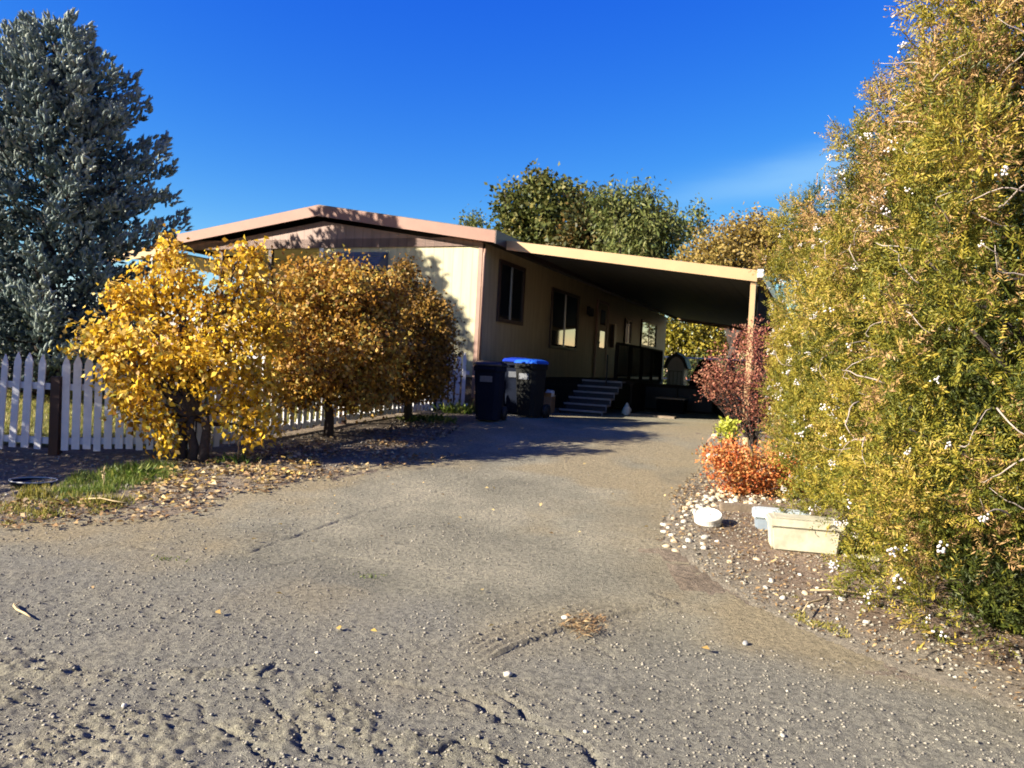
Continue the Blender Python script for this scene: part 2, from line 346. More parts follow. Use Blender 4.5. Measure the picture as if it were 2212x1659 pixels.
def drive_h(x,y):
    z=terr(x,y)+.004+.018*(fbm(x*1.1,y*1.1,3,5)-.5)
    fade=np.clip((9-y)/4,0,1)
    cr_=crustf(x,y)*(y<5.2); z=z+cr_*(.010+.030*(fbm(x*21,y*21,3,305)-.5)+.026*(fbm(x*43,y*43,2,307)-.5))
    # broken old road surface at the near left: crust plates with eroded gaps
    old=np.clip((4.35-.28*x-y)/.35+1.6*(fbm(x*1.5,y*1.5,3,9)-.5),0,1)
    pl=fbm(x*7.5,y*7.5,5,21); plate=np.clip((pl-.44)/.05,0,1)
    rough=fbm(x*30,y*30,3,31)-.5
    z=z+old*(.003*plate-.002+.018*rough*(.45+.55*plate))
    z=z+fade*.0055*(fbm(x*34,y*34,2,41)-.5)
    for k,c in enumerate(CR):
        wob=.10*(fbm(x*7,y*7,4,60+k)-.5)
        d=pdist(x+wob,y+wob,c,False); z=z-(.030 if k<5 else .017)*np.exp(-(d/.011)**2)*(.3+1.2*fbm(x*9,y*9,2,k+200))
    # tyre tread pressed into the dust
    s=(x-TT0[0])*TTd[0]+(y-TT0[1])*TTd[1]; t=(x-TT0[0])*TTn[0]+(y-TT0[1])*TTn[1]; t=t+.10*(s/TTL-.5)**2*4-.06
    m=np.clip(s/.25,0,1)*np.clip((TTL-s)/.03,0,1)*np.clip(t/.01,0,1)*np.clip((.30-t)/.06,0,1)
    z=z+m*(.0075*np.sin(2*PI*t/.060+.8*np.sin(s*14))+.016-.006*(t/.3))
    return z
XS=np.concatenate([np.linspace(-14,-5,60)[:-1],np.linspace(-5,-2.6,130)[:-1],np.linspace(-2.6,2.9,420)[:-1],np.linspace(2.9,5,90)[:-1],np.linspace(5,11,30)])
YS=[.4,1.0,1.6,2.0]; 
while YS[-1]<33: YS.append(YS[-1]+(.0042*YS[-1] if YS[-1]<7 else .009*YS[-1]))
YS=np.array(YS)
def jit(x,y): return x+.16*(fbm(x*3,y*3,4,77)-.5)*2, y+.16*(fbm(x*3,y*3,4,78)-.5)*2
def keepd(x,y):
    a,b_=jit(x,y); return inpoly(a,b_,drive_poly)
edgeline=[tuple(p) for p in LB]; edger=[tuple(p) for p in RB]
def dirtf(x,y):
    d=np.minimum(pdist(x,y,edgeline,False),pdist(x,y,edger,False))
    e=np.clip(1-d/.75,0,1)*.9
    n=fbm(x*.9+4,y*.9,4,91); s=(x-TT0[0])*TTd[0]+(y-TT0[1])*TTd[1]; t=(x-TT0[0])*TTn[0]+(y-TT0[1])*TTn[1]
    tm=np.exp(-((s-.5)/.9)**2-((t-.1)/.3)**2)*.75
    return e*(.4+.9*fbm(x*5,y*5,3,92))+np.clip((n-.49)*5,0,.9)*(1-.85*crustf(x,y))+tm
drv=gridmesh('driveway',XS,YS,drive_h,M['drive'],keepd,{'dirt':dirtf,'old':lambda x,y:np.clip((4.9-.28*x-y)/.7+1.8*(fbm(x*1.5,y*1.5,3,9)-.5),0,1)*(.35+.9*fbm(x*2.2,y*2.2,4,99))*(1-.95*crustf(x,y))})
tag(drv,'cracked grey brown dusty asphalt driveway running up to the carport','driveway',kind='structure')
gx=np.concatenate([[-900,-300,-100,-40,-20],np.linspace(-14,9,140),[14,25,60,150,400,900]]); gy=np.concatenate([[-40,-10,-2],np.linspace(.4,34,170),[45,70,120,250,600,1500]])
def gh(x,y):
    a=np.clip(x,-14,11); z=terr(a,y)+.02*(fbm(x*2,y*2,3,3)-.5)
    ins=inpoly(x,y,drive_poly)&(pdist(x,y,drive_poly)>.35)
    return z-np.where(ins,.06,0.)-.012*(1-ins)*0
g=gridmesh('ground',gx,gy,gh,M['ground']); tag(g,'bare brown earth with dry litter around the driveway','ground',kind='structure')
# lawn behind fence (left yard) and back yard
lawnL=[(-14,8.7),(-5,8.75),(-3.75,9.0),(-1.7,14.0),(-2.2,14.8),(-8,17.2),(-14,19)]
lw=gridmesh('lawn',np.linspace(-14,-1.6,90),np.linspace(8.6,19,80),lambda x,y:terr(x,y)+.016+.01*fbm(x*3,y*3,2,8),M['lawn'],lambda x,y:inpoly(x,y,lawnL))
tag(lw,'yellow green lawn behind the white picket fence','lawn',kind='structure')
bl=gridmesh('back_lawn',np.linspace(-60,70,60),np.linspace(34.2,130,60),lambda x,y:PAD+.012+0*x,M['lawn']); tag(bl,'grass beyond the carport and rear fence','lawn',kind='structure')
def bedh(x,y):
    ins_=inpoly(x,y,bedp); d=np.clip(pdist(x,y,edger,False)/.6,0,1)*ins_; return terr(x,y)+np.where(ins_,.010,-.004)+(.018+.035*(fbm(x*4,y*4,4,12)-.4))*d
bedp=[tuple(p) for p in RB[1:]]+[(8,2.6),(8,12),(3.2,12.4)]
bd=gridmesh('garden_bed',np.linspace(.9,8,200),np.linspace(2.5,12.4,260),lambda x,y:bedh(x,y),M['bed'],lambda x,y:inpoly(*jit(x-.05,y),bedp)|(pdist(x,y,edger,False)<.12),{'edge':lambda x,y:np.clip(1.15-pdist(*jit(x,y),edger,False)/.55+.9*(fbm(x*5,y*5,3,44)-.5),0,1)})
tag(bd,'strip of brown bark litter beside the driveway under the tall conifers','garden bed',kind='structure')
def bedz(x,y): return float(bedh(np.array([float(x)]),np.array([float(y)]))[0])
# ================================================================= HOUSE
AL=math.radians(21.877); CX,CY=-.673,14.30
def H(name,u=0,v=0,z=PAD): # house local -> world
    return (CX+u*math.cos(AL)+v*math.sin(AL),CY-u*math.sin(AL)+v*math.cos(AL),z)
house=empty('mobile_home',(CX,CY,PAD),-AL); tag(house,'cream and brown mobile home with low gable roof beside the carport','mobile home')
def b(name,mat,*box,parent=house,bevel=0,lab=None):
    o=MB().box(*box).build(name,M[mat],parent,bevel=bevel)
    if lab: o['label']=lab
    return o
WL=7.3; LN=18.2; EH=3.12; SK=.66; PX=-3.60; RD=2.3
pitch=(3.92-3.35)/3.87
# walls
w=MB().box(PX,-.001,.0,.12,SK,EH+.12).build('front_wall',M['siding_front'],house)
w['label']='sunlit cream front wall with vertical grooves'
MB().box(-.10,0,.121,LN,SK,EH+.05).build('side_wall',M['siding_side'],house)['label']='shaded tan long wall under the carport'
b('porch_back_wall','porch_wall',-WL,PX,RD,RD+.1,SK,EH+.14)
b('porch_side_wall','porch_wall',PX,PX+.1,.122,RD-.002,SK,EH+.14)
b('back_wall','siding_front',-WL,-.102,LN-.1,LN-.002,SK,EH+.1)
b('left_wall','siding_side',-WL,-WL+.1,RD+.102,LN-.102,SK,EH+.05)
b('porch_ceiling','porchceil',-WL,PX-.002,.02,RD-.002,EH+.06,EH+.10)
b('porch_floor','wood',-WL,PX-.002,.02,RD-.002,SK-.08,SK)
b('porch_beam','porchceil',-WL,PX-.002,-.02,.10,EH-.03,EH+.058)
MB().box(-WL,-.02,.03,.10,-.1,SK-.002).box(-.10,-.02,.101,LN,-.1,SK-.002).build('skirting',M['skirt'],house)
# gable panel (brown) above the wall
zt=lambda u: 3.92-.30-abs(u+3.55)*pitch
MB().prism([(-WL,EH+.14),(0.0,EH+.14),(0,zt(0)),(-3.55,zt(-3.55)),(-WL,zt(-WL))],-.03,.11).build('gable_panel',M['gable'],house)
# roof: two slopes
def slope(u0,u1,y0,y1,t0,th): 
    z=lambda u:t0-abs(u+3.55)*pitch
    return [(u0,z(u0)),(u1,z(u1)),(u1,z(u1)-th),(u0,z(u0)-th)]
MB().prism([(-7.45,3.92-3.90*pitch),(-3.55,3.92),(.33,3.92-3.88*pitch),(.33,3.92-3.88*pitch-.05),(-3.55,3.87),(-7.45,3.92-3.90*pitch-.05)],-.20,LN+.3).build('roof',M['roofing'],house)['label']='low pitched grey roof covering'
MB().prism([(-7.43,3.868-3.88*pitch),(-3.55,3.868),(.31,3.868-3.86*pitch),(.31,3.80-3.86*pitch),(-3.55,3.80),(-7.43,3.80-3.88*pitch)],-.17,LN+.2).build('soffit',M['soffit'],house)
fa=MB(); fa.prism([(-7.47,3.905-3.92*pitch),(-3.55,3.905),(.345,3.905-3.895*pitch),(.345,3.69-3.895*pitch),(-3.55,3.69),(-7.47,3.70-3.92*pitch)],-.235,-.202).build('rake_fascia',M['fascia'],house)['label']='dusty pink sloping board along the front gable'
MB().box(.332,.362,-.235,LN+.3,3.10,3.345).build('eave_fascia',M['dkbrown'],house)
MB().box(-7.50,-7.47,-.22,LN+.3,3.10,3.33).build('eave_fascia',M['dkbrown'],house)
b('corner_trim','pinktrim',-.07,.012,-.028,-.002,.28,EH+.13)
b('corner_post','dkbrown',-.005,.022,-.001,.07,-.05,EH+.02)
b('corner_trim','whitemetal',PX-.01,PX+.09,-.022,-.002,SK,EH+.13,lab='pale strip at the porch edge of the front wall')
# downspout
MB().tube([(.055,-.03,.95),(.055,-.03,.62),(.03,-.05,.52),(-.0,-.06,.05)],.03,8).tube([(.055,.0,3.05),(.055,-.03,2.9),(.055,-.03,.95)],.028,8).build('downspout',M['pinktrim'],house)
# awning on front window
aw=MB(); 
for i in range(7): aw.add([(-3.25,-.05-.06*i,2.99-.055*i),(-2.02,-.05-.06*i,2.99-.055*i),(-2.02,-.13-.06*i,2.945-.055*i),(-3.25,-.13-.06*i,2.945-.055*i),(-3.25,-.05-.06*i,2.98-.055*i),(-2.02,-.05-.06*i,2.98-.055*i),(-2.02,-.13-.06*i,2.935-.055*i),(-3.25,-.13-.06*i,2.935-.055*i)],[(0,1,2,3),(7,6,5,4),(0,3,7,4),(1,5,6,2),(3,2,6,7),(0,4,5,1)])
aw.add([(-2.03,-.002,3.0),(-2.03,-.50,2.60),(-2.03,-.002,2.60),(-2.01,-.002,3.0),(-2.01,-.50,2.60),(-2.01,-.002,2.60)],[(0,1,2),(5,4,3),(0,3,4,1),(1,4,5,2),(2,5,3,0)])
aw.add([(-3.26,-.002,3.0),(-3.26,-.50,2.60),(-3.26,-.002,2.60),(-3.24,-.002,3.0),(-3.24,-.50,2.60),(-3.24,-.002,2.60)],[(0,1,2),(5,4,3),(0,3,4,1),(1,4,5,2),(2,5,3,0)])
awm=plain('slate_awning',(.13,.15,.20),.45,.2,5); aw.build('window_awning',awm,house)['label']='slate grey louvred awning'
def window(side,a0,a1,z0,z1,cur=True,lab=None,split=.5,o0=0):
    # side 'f' on front wall (y=0) or 's' on long wall (x=0)
    fr=MB(); t=.075
    def bx(mb,p0,p1,d0,d1,q0,q1):
        if side=='f': mb.box(p0,p1,-d1+o0,-d0+o0,q0,q1)
        else: mb.box(d0,d1,p0,p1,q0,q1)
    root=MB(); bx(root,a0+t,a1-t,.004,.018,z0+t,z1-t); w_=root.build('window',M['glass'],house)
    if lab: w_['label']=lab
    bx(fr,a0,a1,.002,.05,z0,z0+t); bx(fr,a0,a1,.002,.05,z1-t,z1); bx(fr,a0,a0+t,.002,.048,z0+t,z1-t); bx(fr,a1-t,a1,.002,.048,z0+t,z1-t)
    fr.build('window_frame',M['dkbrown'],w_)
    mc=(a0+a1)/2; mu=MB(); bx(mu,mc-.03,mc+.02,.0185,.035,z0+t,z1-t); mu.build('mullion',M['metal'],w_)
    return w_
window('f',-3.1,-2.15,1.75,2.75,lab='front window half hidden by the orange bush')
window('s',.78,2.15,1.76,2.97,lab='first window from the front corner on the long wall, with a pale sash bar')
window('s',3.95,6.1,1.36,2.78,lab='larger window in the middle of the long wall')
window('s',13.6,16.2,1.8,2.75,lab='far window near the back of the long wall')
window('s',11.2,12.1,1.75,2.6,lab='small dim window between door and far window')
# door
dr=MB().box(.003,.035,7.95,8.95,SK+.02,2.80).build('door',M['doortan'],house); dr['label']='tan side door with two small dark lights'
MB().box(.036,.044,8.2,8.7,2.2,2.62).build('door_light',M['glass'],dr); MB().box(.036,.044,8.2,8.7,1.55,2.02).build('door_light',M['glass'],dr)
MB().tube([(.03,8.05,1.68),(.09,8.05,1.68)],.03,10).build('handle',M['metal'],dr)
MB().box(.002,.05,7.85,7.948,SK,2.88).box(.002,.05,8.952,9.05,SK,2.88).box(.002,.05,7.949,8.951,2.803,2.88).build('door_frame',M['pinktrim'],dr)
lp=MB().box(.002,.05,6.92,7.08,2.38,2.60).box(.051,.16,6.94,7.06,2.34,2.55,.8).build('wall_lamp',M['black'],house)
b('meter_box','dkbrown',.002,.10,9.6,9.95,1.6,2.3)
# left side awning of the home
la=MB().box(-9.6,-7.505,.0,6.,3.0,3.04).build('side_awning',M['porchceil'],house)
la2=MB(); la2.add([(-9.6,-.02,2.78),(-7.505,-.02,3.00),(-7.505,-.02,3.22),(-9.6,-.02,3.0),(-9.6,.0-.001,2.78),(-7.505,-.001,3.0),(-7.505,-.001,3.22),(-9.6,-.001,3.0)],[(0,1,2,3),(7,6,5,4),(0,3,7,4),(1,5,6,2),(3,2,6,7),(0,4,5,1)]); la2.build('awning_fascia',M['cptan'],la)
for q in (-9.5,-8.2): MB().box(q,q+.07,.01,.08,-.0,2.98).build('awning_post',M['whitemetal'],la)
for q in (-6.2,-4.9):
    MB().box(q,q+.08,.0,.08,SK,EH-.032).build('porch_post',M['dkbrown'],house)
# porch rail seen through the yellow tree
pr=MB().box(-WL,PX-.02,.02,.06,SK+.85,SK+.92).box(-WL,PX-.02,.02,.06,SK+.12,SK+.17)
for i in range(28): pr.box(-WL+.06+i*.13,-WL+.09+i*.13,.025,.055,SK+.172,SK+.848)
pr.build('porch_rail',M['white'],house)
window('f',-6.6,-5.0,1.6,2.7,lab='window on the recessed porch wall',o0=RD)
# ================================================================= CARPORT
cp=empty('carport',(CX,CY,PAD),-AL); tag(cp,'tan metal carport with sloping flat roof attached to the home','carport')
cu0,cu1=.364,4.87; zc=lambda u,o=0: 3.235-(u-cu0)*(3.235-2.70)/(cu1-cu0)+o
CY0,CY1=.26,18.9
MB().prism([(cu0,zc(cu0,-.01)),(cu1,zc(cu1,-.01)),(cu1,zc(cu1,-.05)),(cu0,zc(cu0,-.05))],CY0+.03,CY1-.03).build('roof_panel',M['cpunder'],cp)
MB().prism([(cu0,zc(cu0)),(cu1,zc(cu1)),(cu1,zc(cu1,-.19)),(cu0,zc(cu0,-.17))],CY0,CY0+.028).build('fascia',M['cptan'],cp)['label']='sunlit tan front edge of the carport roof'
MB().prism([(cu0,zc(cu0)),(cu1,zc(cu1)),(cu1,zc(cu1,-.19)),(cu0,zc(cu0,-.17))],CY1-.028,CY1).build('fascia',M['cptan'],cp)
MB().box(cu1+.001,cu1+.09,CY0+.032,CY1+.02,zc(cu1,-.15),zc(cu1,.01)).build('gutter',M['cptan'],cp)
MB().box(cu1+.001,cu1+.095,CY0-.01,CY0+.03,zc(cu1,-.12),zc(cu1,.015)).build('gutter_cap',M['white'],cp)
MB().box(cu1-.015,cu1+.0,CY0+.5,CY1-.1,.02,zc(cu1,-.20)).build('shade_panel',M['cloth'],cp)['label']='added black panel that shades the carport from the right'  # added panel, not a carport part; blocks skylight so the interior goes dark
MB().box(cu1-.10,cu1-.03,CY0+.05,CY1-.05,zc(cu1,-.22),zc(cu1,-.056)).build('beam',M['cptan'],cp)
for q in (CY0+.06,4.9,9.5,14.1,CY1-.2):
    MB().box(cu1-.105,cu1-.02,q,q+.085,-.03,zc(cu1,-.222)).build('post',M['cptan'],cp)
# ================================================================= stairs and deck
def hp(name,u,v,z=PAD): 
    return empty(name,H(0,u,v,z),-AL)
st=hp('porch_steps',1.08,1.75); tag(st,'flight of dark open steps with pale metal edges leading up to the deck','steps')
NS=6; rise=.118; run=.30
for i in range(NS):
    z=rise*(i+1)-.02; y=run*i; x1=.88
    t=MB().box(.0,x1,y,y+.30,z-.03,z).build('tread',M['step'],st)
    MB().box(-.004,x1+.004,y-.02,y-.001,z-.032,z+.006).box(x1+.0045,x1+.02,y-.02,y+.3,z-.032,z+.006).box(x1+.0045,x1+.02,y-.02,y+.0,z-rise+.006,z-.033).build('edge_trim',M['nosing'],t)
    MB().box(.004,x1-.004,y+.01,y+.02,z-rise+.004,z-.032).build('riser',M['step'],st)
MB().prism([(-.02,-.01),(NS*run,-.01),(NS*run,NS*rise-.06),(-.02,.06)],.001,.035,'x').build('stringer',M['darkwood'],st)
dk=hp('porch_deck',.06,3.58); tag(dk,'dark raised deck with railing along the long wall','deck')
MB().box(.0,2.1,.0,1.4,.64,.69).box(.0,1.35,1.4005,7.0,.64,.69).build('deck_floor',M['darkwood'],dk)
MB().box(2.02,2.06,.02,1.4,-.02,.638).box(1.27,1.31,1.401,6.98,-.02,.638).box(.02,.9,.02,.05,-.02,.638).build('deck_skirt',M['darkwood'],dk)
rl=MB().box(1.28,1.34,1.42,6.98,1.55,1.60).box(1.29,1.33,1.42,6.98,.78,.82); rl.build('handrail',M['darkwood'],dk)
for i in range(5): MB().box(1.27,1.35,1.41+i*1.37,1.49+i*1.37,.691,1.548).build('railing_post',M['darkwood'],dk)
bb=MB()
for i in range(36): 
    if (i*.15)%1.37>.1: bb.box(1.30,1.325,1.42+i*.15,1.445+i*.15,.822,1.548)
bb.build('baluster',M['darkwood'],dk)['label']='row of thin dark balusters'
MB().tube([(1.62,-.55,0.36),(1.62,-.55,1.25)],.018,8).build('stair_rail',M['black'],dk)
# ================================================================= bins
def bin_(label,u,v,mat,lid,h=1.02,wd=.56,dp=.62,rz=0,z=PAD):
    r=empty('wheeled_bin',H(0,u,v,z),-AL+rz); tag(r,label,'wheeled bin','wheeled bins by the home corner')
    hw,hd=wd/2,dp/2; f=.78
    bm=MB(); n=[]
    def ring(sx,sy,z,o=0): 
        c=.06; return [(-sx+c,-sy+o,z),(sx-c,-sy+o,z),(sx,-sy+c+o,z),(sx,sy-c+o,z),(sx-c,sy+o,z),(-sx+c,sy+o,z),(-sx,sy-c+o,z),(-sx,-sy+c+o,z)]
    R=[ring(hw*f,hd*f,.03,.03),ring(hw*.84,hd*.84,.30,.02),ring(hw*.93,hd*.93,h*.82,0),ring(hw*.93,hd*.93,h*.83,0),ring(hw,hd,h*.84,0),ring(hw,hd,h*.93,0)]
    vs=[p for q in R for p in q]; k=8; fs=[(i*k+j,i*k+(j+1)%k,(i+1)*k+(j+1)%k,(i+1)*k+j) for i in range(len(R)-1) for j in range(k)]+[tuple(range(k))[::-1],tuple(range((len(R)-1)*k,len(R)*k))]
    bm.add(vs,fs); body=bm.build('body',M[mat],r)
    L=[ring(hw*1.05,hd*1.06,h*.932,0),ring(hw*1.05,hd*1.06,h*.955,0),ring(hw*.96,hd*.96,h*.985,0),ring(hw*.6,hd*.55,h*1.01,.02)]
    vs=[p for q in L for p in q]; fs=[(i*k+j,i*k+(j+1)%k,(i+1)*k+(j+1)%k,(i+1)*k+j) for i in range(len(L)-1) for j in range(k)]+[tuple(range(k))[::-1],tuple(range((len(L)-1)*k,len(L)*k))]
    MB().add(vs,fs).tube([(-hw*.7,hd*1.1,h*.95),(hw*.7,hd*1.1,h*.95)],.018,8).build('lid',M[lid],r)
    for s in (-1,1):
        w_=MB(); w_.tube([(s*(hw*.80),hd*.95,.125),(s*(hw*.80+.055),hd*.95,.125)],.125,18).build('wheel',M['black'],r)
    MB().box(-hw*.45,hw*.45,-hd*.93-.004,-hd*.93+.0,h*.66,h*.76).build('sticker',M['label'],r)
    MB().tube([(-hw*.55,-hd-.0,h*.89),(-hw*.5,-hd-.035,h*.88),(hw*.5,-hd-.035,h*.88),(hw*.55,-hd,h*.89)],.014,8).build('grip_bar',M[mat],r)
    return r
def at_uv(X,Y):
    dx,dy=X-CX,Y-CY; return dx*math.cos(AL)-dy*math.sin(AL), dx*math.sin(AL)+dy*math.cos(AL)
uu,vv=at_uv(-.37,12.75); bin_('dark navy wheeled bin with navy lid standing nearest the camera',uu,vv,'binblue','lidnavy',.99,.46,.52,.15,z=float(terr(-.3,12.6))+.01)
uu,vv=at_uv(.10,14.55); bin_('wheeled bin with deep blue lid, middle one mostly hidden behind the navy bin',uu,vv,'binblue','lidblue2',1.06,.48,.54,.1)
uu,vv=at_uv(.33,13.8); bin_('charcoal wheeled bin with bright blue lid, rightmost of the three bins',uu,vv,'bingreen','lidblue',1.04,.46,.50,-.2)
# cardboard box with crumpled bag
bxp=H(0,.75,1.55); r=empty('cardboard_box',bxp,-AL+.1); tag(r,'brown open cardboard box on the ground left of the steps','box')
MB().box(-.25,.25,-.18,.18,0.006,.33).build('box_body',M['cardboard'],r)
MB().add([(-.25,-.18,.332),(.25,-.18,.332),(.27,-.26,.42),(-.24,-.27,.40)],[(0,1,2,3)]).add([(-.25,.18,.332),(.25,.18,.332),(.25,.30,.36),(-.25,.30,.36)],[(0,1,2,3)]).build('flap',M['cardboard'],r)
# stone shape helper
def rock_mesh(name,mat,sx,sy,sz,seed,sub=3,rough=.22):
    bm=bmesh.new(); bmesh.ops.create_icosphere(bm,subdivisions=sub,radius=1)
    from mathutils import noise
    for v in bm.verts:
        d=1+rough*noise.noise(v.co*1.3+Vector((seed*3.1,seed,0)))+rough*.4*noise.noise(v.co*3.1+Vector((seed,0,seed*2)))
        v.co=Vector((v.co.x*sx*d,v.co.y*sy*d,v.co.z*sz*d))
    me=bpy.data.meshes.new(name); bm.to_mesh(me); bm.free(); me.materials.append(mat)
    for p in me.polygons: p.use_smooth=True
    return me
bg=link('plastic_bag',rock_mesh('plastic_bag',M['whitemetal'],.09,.08,.07,3,3,.6),loc=(bxp[0]+.17,bxp[1]-.02,PAD+.39)); tag(bg,'small crumpled white bag on top of the cardboard box','bag')
p=H(0,1.9,2.6); bg2=link('plastic_bag',rock_mesh('plastic_bag',M['whitemetal'],.09,.09,.12,5,3,.6),loc=(p[0]+.35,p[1],PAD+.11)); tag(bg2,'small white bag on the ground right of the steps','bag')
# ------------------------------------------------ things in the carport shade
r=hp('playhouse',1.22,14.0); tag(r,'child size playhouse with pale grey front and navy gabled roof in the carport','playhouse')
pw=MB(); pw.prism([(-.29,0),(.29,0),(.29,1.15),(.22,1.34),(.10,1.47),(0,1.50),(-.10,1.47),(-.22,1.34),(-.29,1.15)],0,.7); pw.build('playhouse_wall',M['playwall'],r)
rf=MB(); rf.prism([(-.44,1.10),(-.30,1.46),(0,1.66),(.30,1.46),(.44,1.10),(.36,1.08),(.25,1.36),(0,1.525),(-.25,1.36),(-.36,1.08)],-.08,.78); rf.build('roof',M['playroof'],r)
dl=MB(); 
for q in (-.2,-.07,.07,.2): dl.box(q-.012,q+.012,-.03,-.001,.05,.98)
dl.box(-.24,.24,-.035,-.0305,.98,1.01); dl.build('front_gate',M['bluegrey'],r)
r=hp('covered_grill',2.95,9.2); tag(r,'grill under a black peaked cover in the back of the carport','grill')
MB().add([(-.5,-.35,0.05),(.5,-.35,.05),(.5,.35,.05),(-.5,.35,.05),(-.42,-.28,.85),(.42,-.28,.85),(.42,.28,.85),(-.42,.28,.85),(-.22,-.06,1.35),(.16,-.06,1.35),(.16,.08,1.35),(-.22,.08,1.35)],[(0,3,2,1),(0,1,5,4),(1,2,6,5),(2,3,7,6),(3,0,4,7),(4,5,9,8),(5,6,10,9),(6,7,11,10),(7,4,8,11),(8,9,10,11)]).build('cover',M['cloth'],r,bevel=.03)
for sx in (-.38,.38): MB().tube([(sx,-.25,0),(sx,-.25,.2)],.03,8).build('leg',M['metal'],r)
r=hp('storage_cabinet',2.75,6.0); tag(r,'low dark wooden cabinet standing in the carport shade','cabinet')
MB().box(-.85,.85,-.3,.3,.0,.60).build('cabinet_body',M['darkwood'],r); MB().box(-.89,.89,-.34,.34,.602,.64).build('top',M['darkwood'],r)
for s in (-1,1): MB().box(s*.42-.4,s*.42+.4,-.32,-.302,.05,.57).build('door',M['step'],r)
r=hp('tool_rack',4.35,5.3); tag(r,'dark slatted rack beside the carport post','rack')
MB().box(-.35,.35,-.04,.04,0,.06).box(-.35,-.3,-.04,.04,.061,1.45).box(.3,.35,-.04,.04,.061,1.45).build('rack_frame',M['darkwood'],r)
for q in (.3,.6,.9,1.2): MB().box(-.299,.299,-.03,.03,q,q+.1).build('slat',M['darkwood'],r)
r=hp('storage_tote',2.75,5.0); tag(r,'navy plastic tote on the carport floor','tote')
MB().box(-.3,.3,-.22,.22,.001,.32,1.1).build('tote_body',M['cloth'],r,bevel=.02); MB().box(-.35,.35,-.26,.26,.322,.36).build('lid',M['lidnavy'],r,bevel=.01)
r=hp('floor_board',2.7,2.6); r_=MB().box(-.55,.55,-.08,.08,.001,.05).build('floor_board',M['wood'],None,loc=None)
bpy.data.objects.remove(r); r_.location=H(0,2.7,2.75); r_.rotation_euler=(0,0,-AL-.1); tag(r_,'short weathered board lying at the carport edge','board')
# rear chain link fence with white pipes
r=hp('rear_fence',0,20.6); tag(r,'chain link fence with white pipe rails behind the carport','fence')
MB().tube([(-1,0,1.60),(9,0,1.60)],.035,8).build('rail',M['whitemetal'],r); MB().tube([(-1,0,.66),(9,0,.66)],.035,8).build('rail',M['whitemetal'],r)
for q in range(5): MB().tube([(-1+q*2.5,0,0),(-1+q*2.5,0,1.7)],.035,8).build('post',M['whitemetal'],r)
wm=MB()
for i in range(110):
    x=-1+i*.09
    wm.tube([(x,0,.1),(x+.0,0,1.57)],.004,4,False)
wm.build('wire_mesh',M['metal'],r)
# ================================================================= PICKET FENCE
pf=empty('picket_fence',(-5.0,8.5,.3)); tag(pf,'weathered white picket fence with pointed tops, running along the yard to the home corner','picket fence')
def picket_mesh(k):
    w_=.032+.004*k; m_=MB(); 
    m_.prism([(-w_,0),(w_,0),(w_*1.02,.93+.01*k),(w_*.55,1.0),(0,1.05),(-w_*.55,1.0),(-w_*1.02,.93+.01*k)],-.009,.009)
    return m_.mesh('picket',M['white'])
PM=[picket_mesh(k) for k in (0,1,2)]
O=np.array([-5.0,8.5,.3])
fx=[(-6.6,8.45),(-5.0,8.5),(-3.62,8.85),(-1.42,14.02),(-.80,14.22)]
cnt=0
def run_(a,b_,sp,lean,rails=True,rz=None,ext=(0,0)):
    global cnt
    a=np.array(a);b_=np.array(b_); Ls=np.linalg.norm(b_-a); d=(b_-a)/Ls; n=int(Ls/sp); ang=math.atan2(d[1],d[0])
    for i in range(n+1):
        p=a+d*(i*sp+.03)+d*random.uniform(-.008,.008)
        if i*sp+.03>Ls: break
        z=float(terr(p[0],p[1]))+random.uniform(-.01,.03)+.035
        o=link('picket',random.choice(PM),pf,(p[0]-O[0]+d[1]*.035,p[1]-O[1]-d[0]*.035,z-O[2])); o.rotation_euler=(random.uniform(-.02,.02),lean+random.uniform(-.012,.012),ang); cnt+=1
    for h in (.74,.14):
        za=float(terr(*a))+h;zb=float(terr(*b_))+h
        m_=MB(); q=[(a,za),(b_,zb)]; nrm=np.array([-d[1],d[0]])
        vs=[]
        for (pp,zz) in q:
            for (s,t) in ((-.018,-.035),(.018,-.035),(.018,.035),(-.018,.035)): 
                P_=pp+nrm*s; vs.append((P_[0]-O[0],P_[1]-O[1],zz+t-O[2]))
        m_.add(vs,[(0,3,2,1),(4,5,6,7),(0,1,5,4),(1,2,6,5),(2,3,7,6),(3,0,4,7)]); m_.build('rail',M['white'],pf)
run_(fx[0],(-5.07,8.5),.138,.035)
run_((-4.93,8.5),fx[2],.108,-.015)
run_(fx[2],fx[3],.135,0)
run_((-1.36,14.04),fx[4],.115,.0)
def fpost(x,y,h,w_=.05,wd='post'):
    z=float(terr(x,y)); MB().box(-w_,w_,-w_,w_,-.1,h).build('post',M[wd],pf,(x-O[0],y-O[1],z-O[2]))
fpost(-5.0,8.47,.86); fpost(-1.40,14.0,1.0,.045,'black'); fpost(fx[2][0]+.0,fx[2][1]+.07,.9,.045); fpost(-2.5,11.5,.9,.045)
p=link('picket',PM[1],pf,(0,.065,.03)); p.rotation_euler=(0,.03,0)
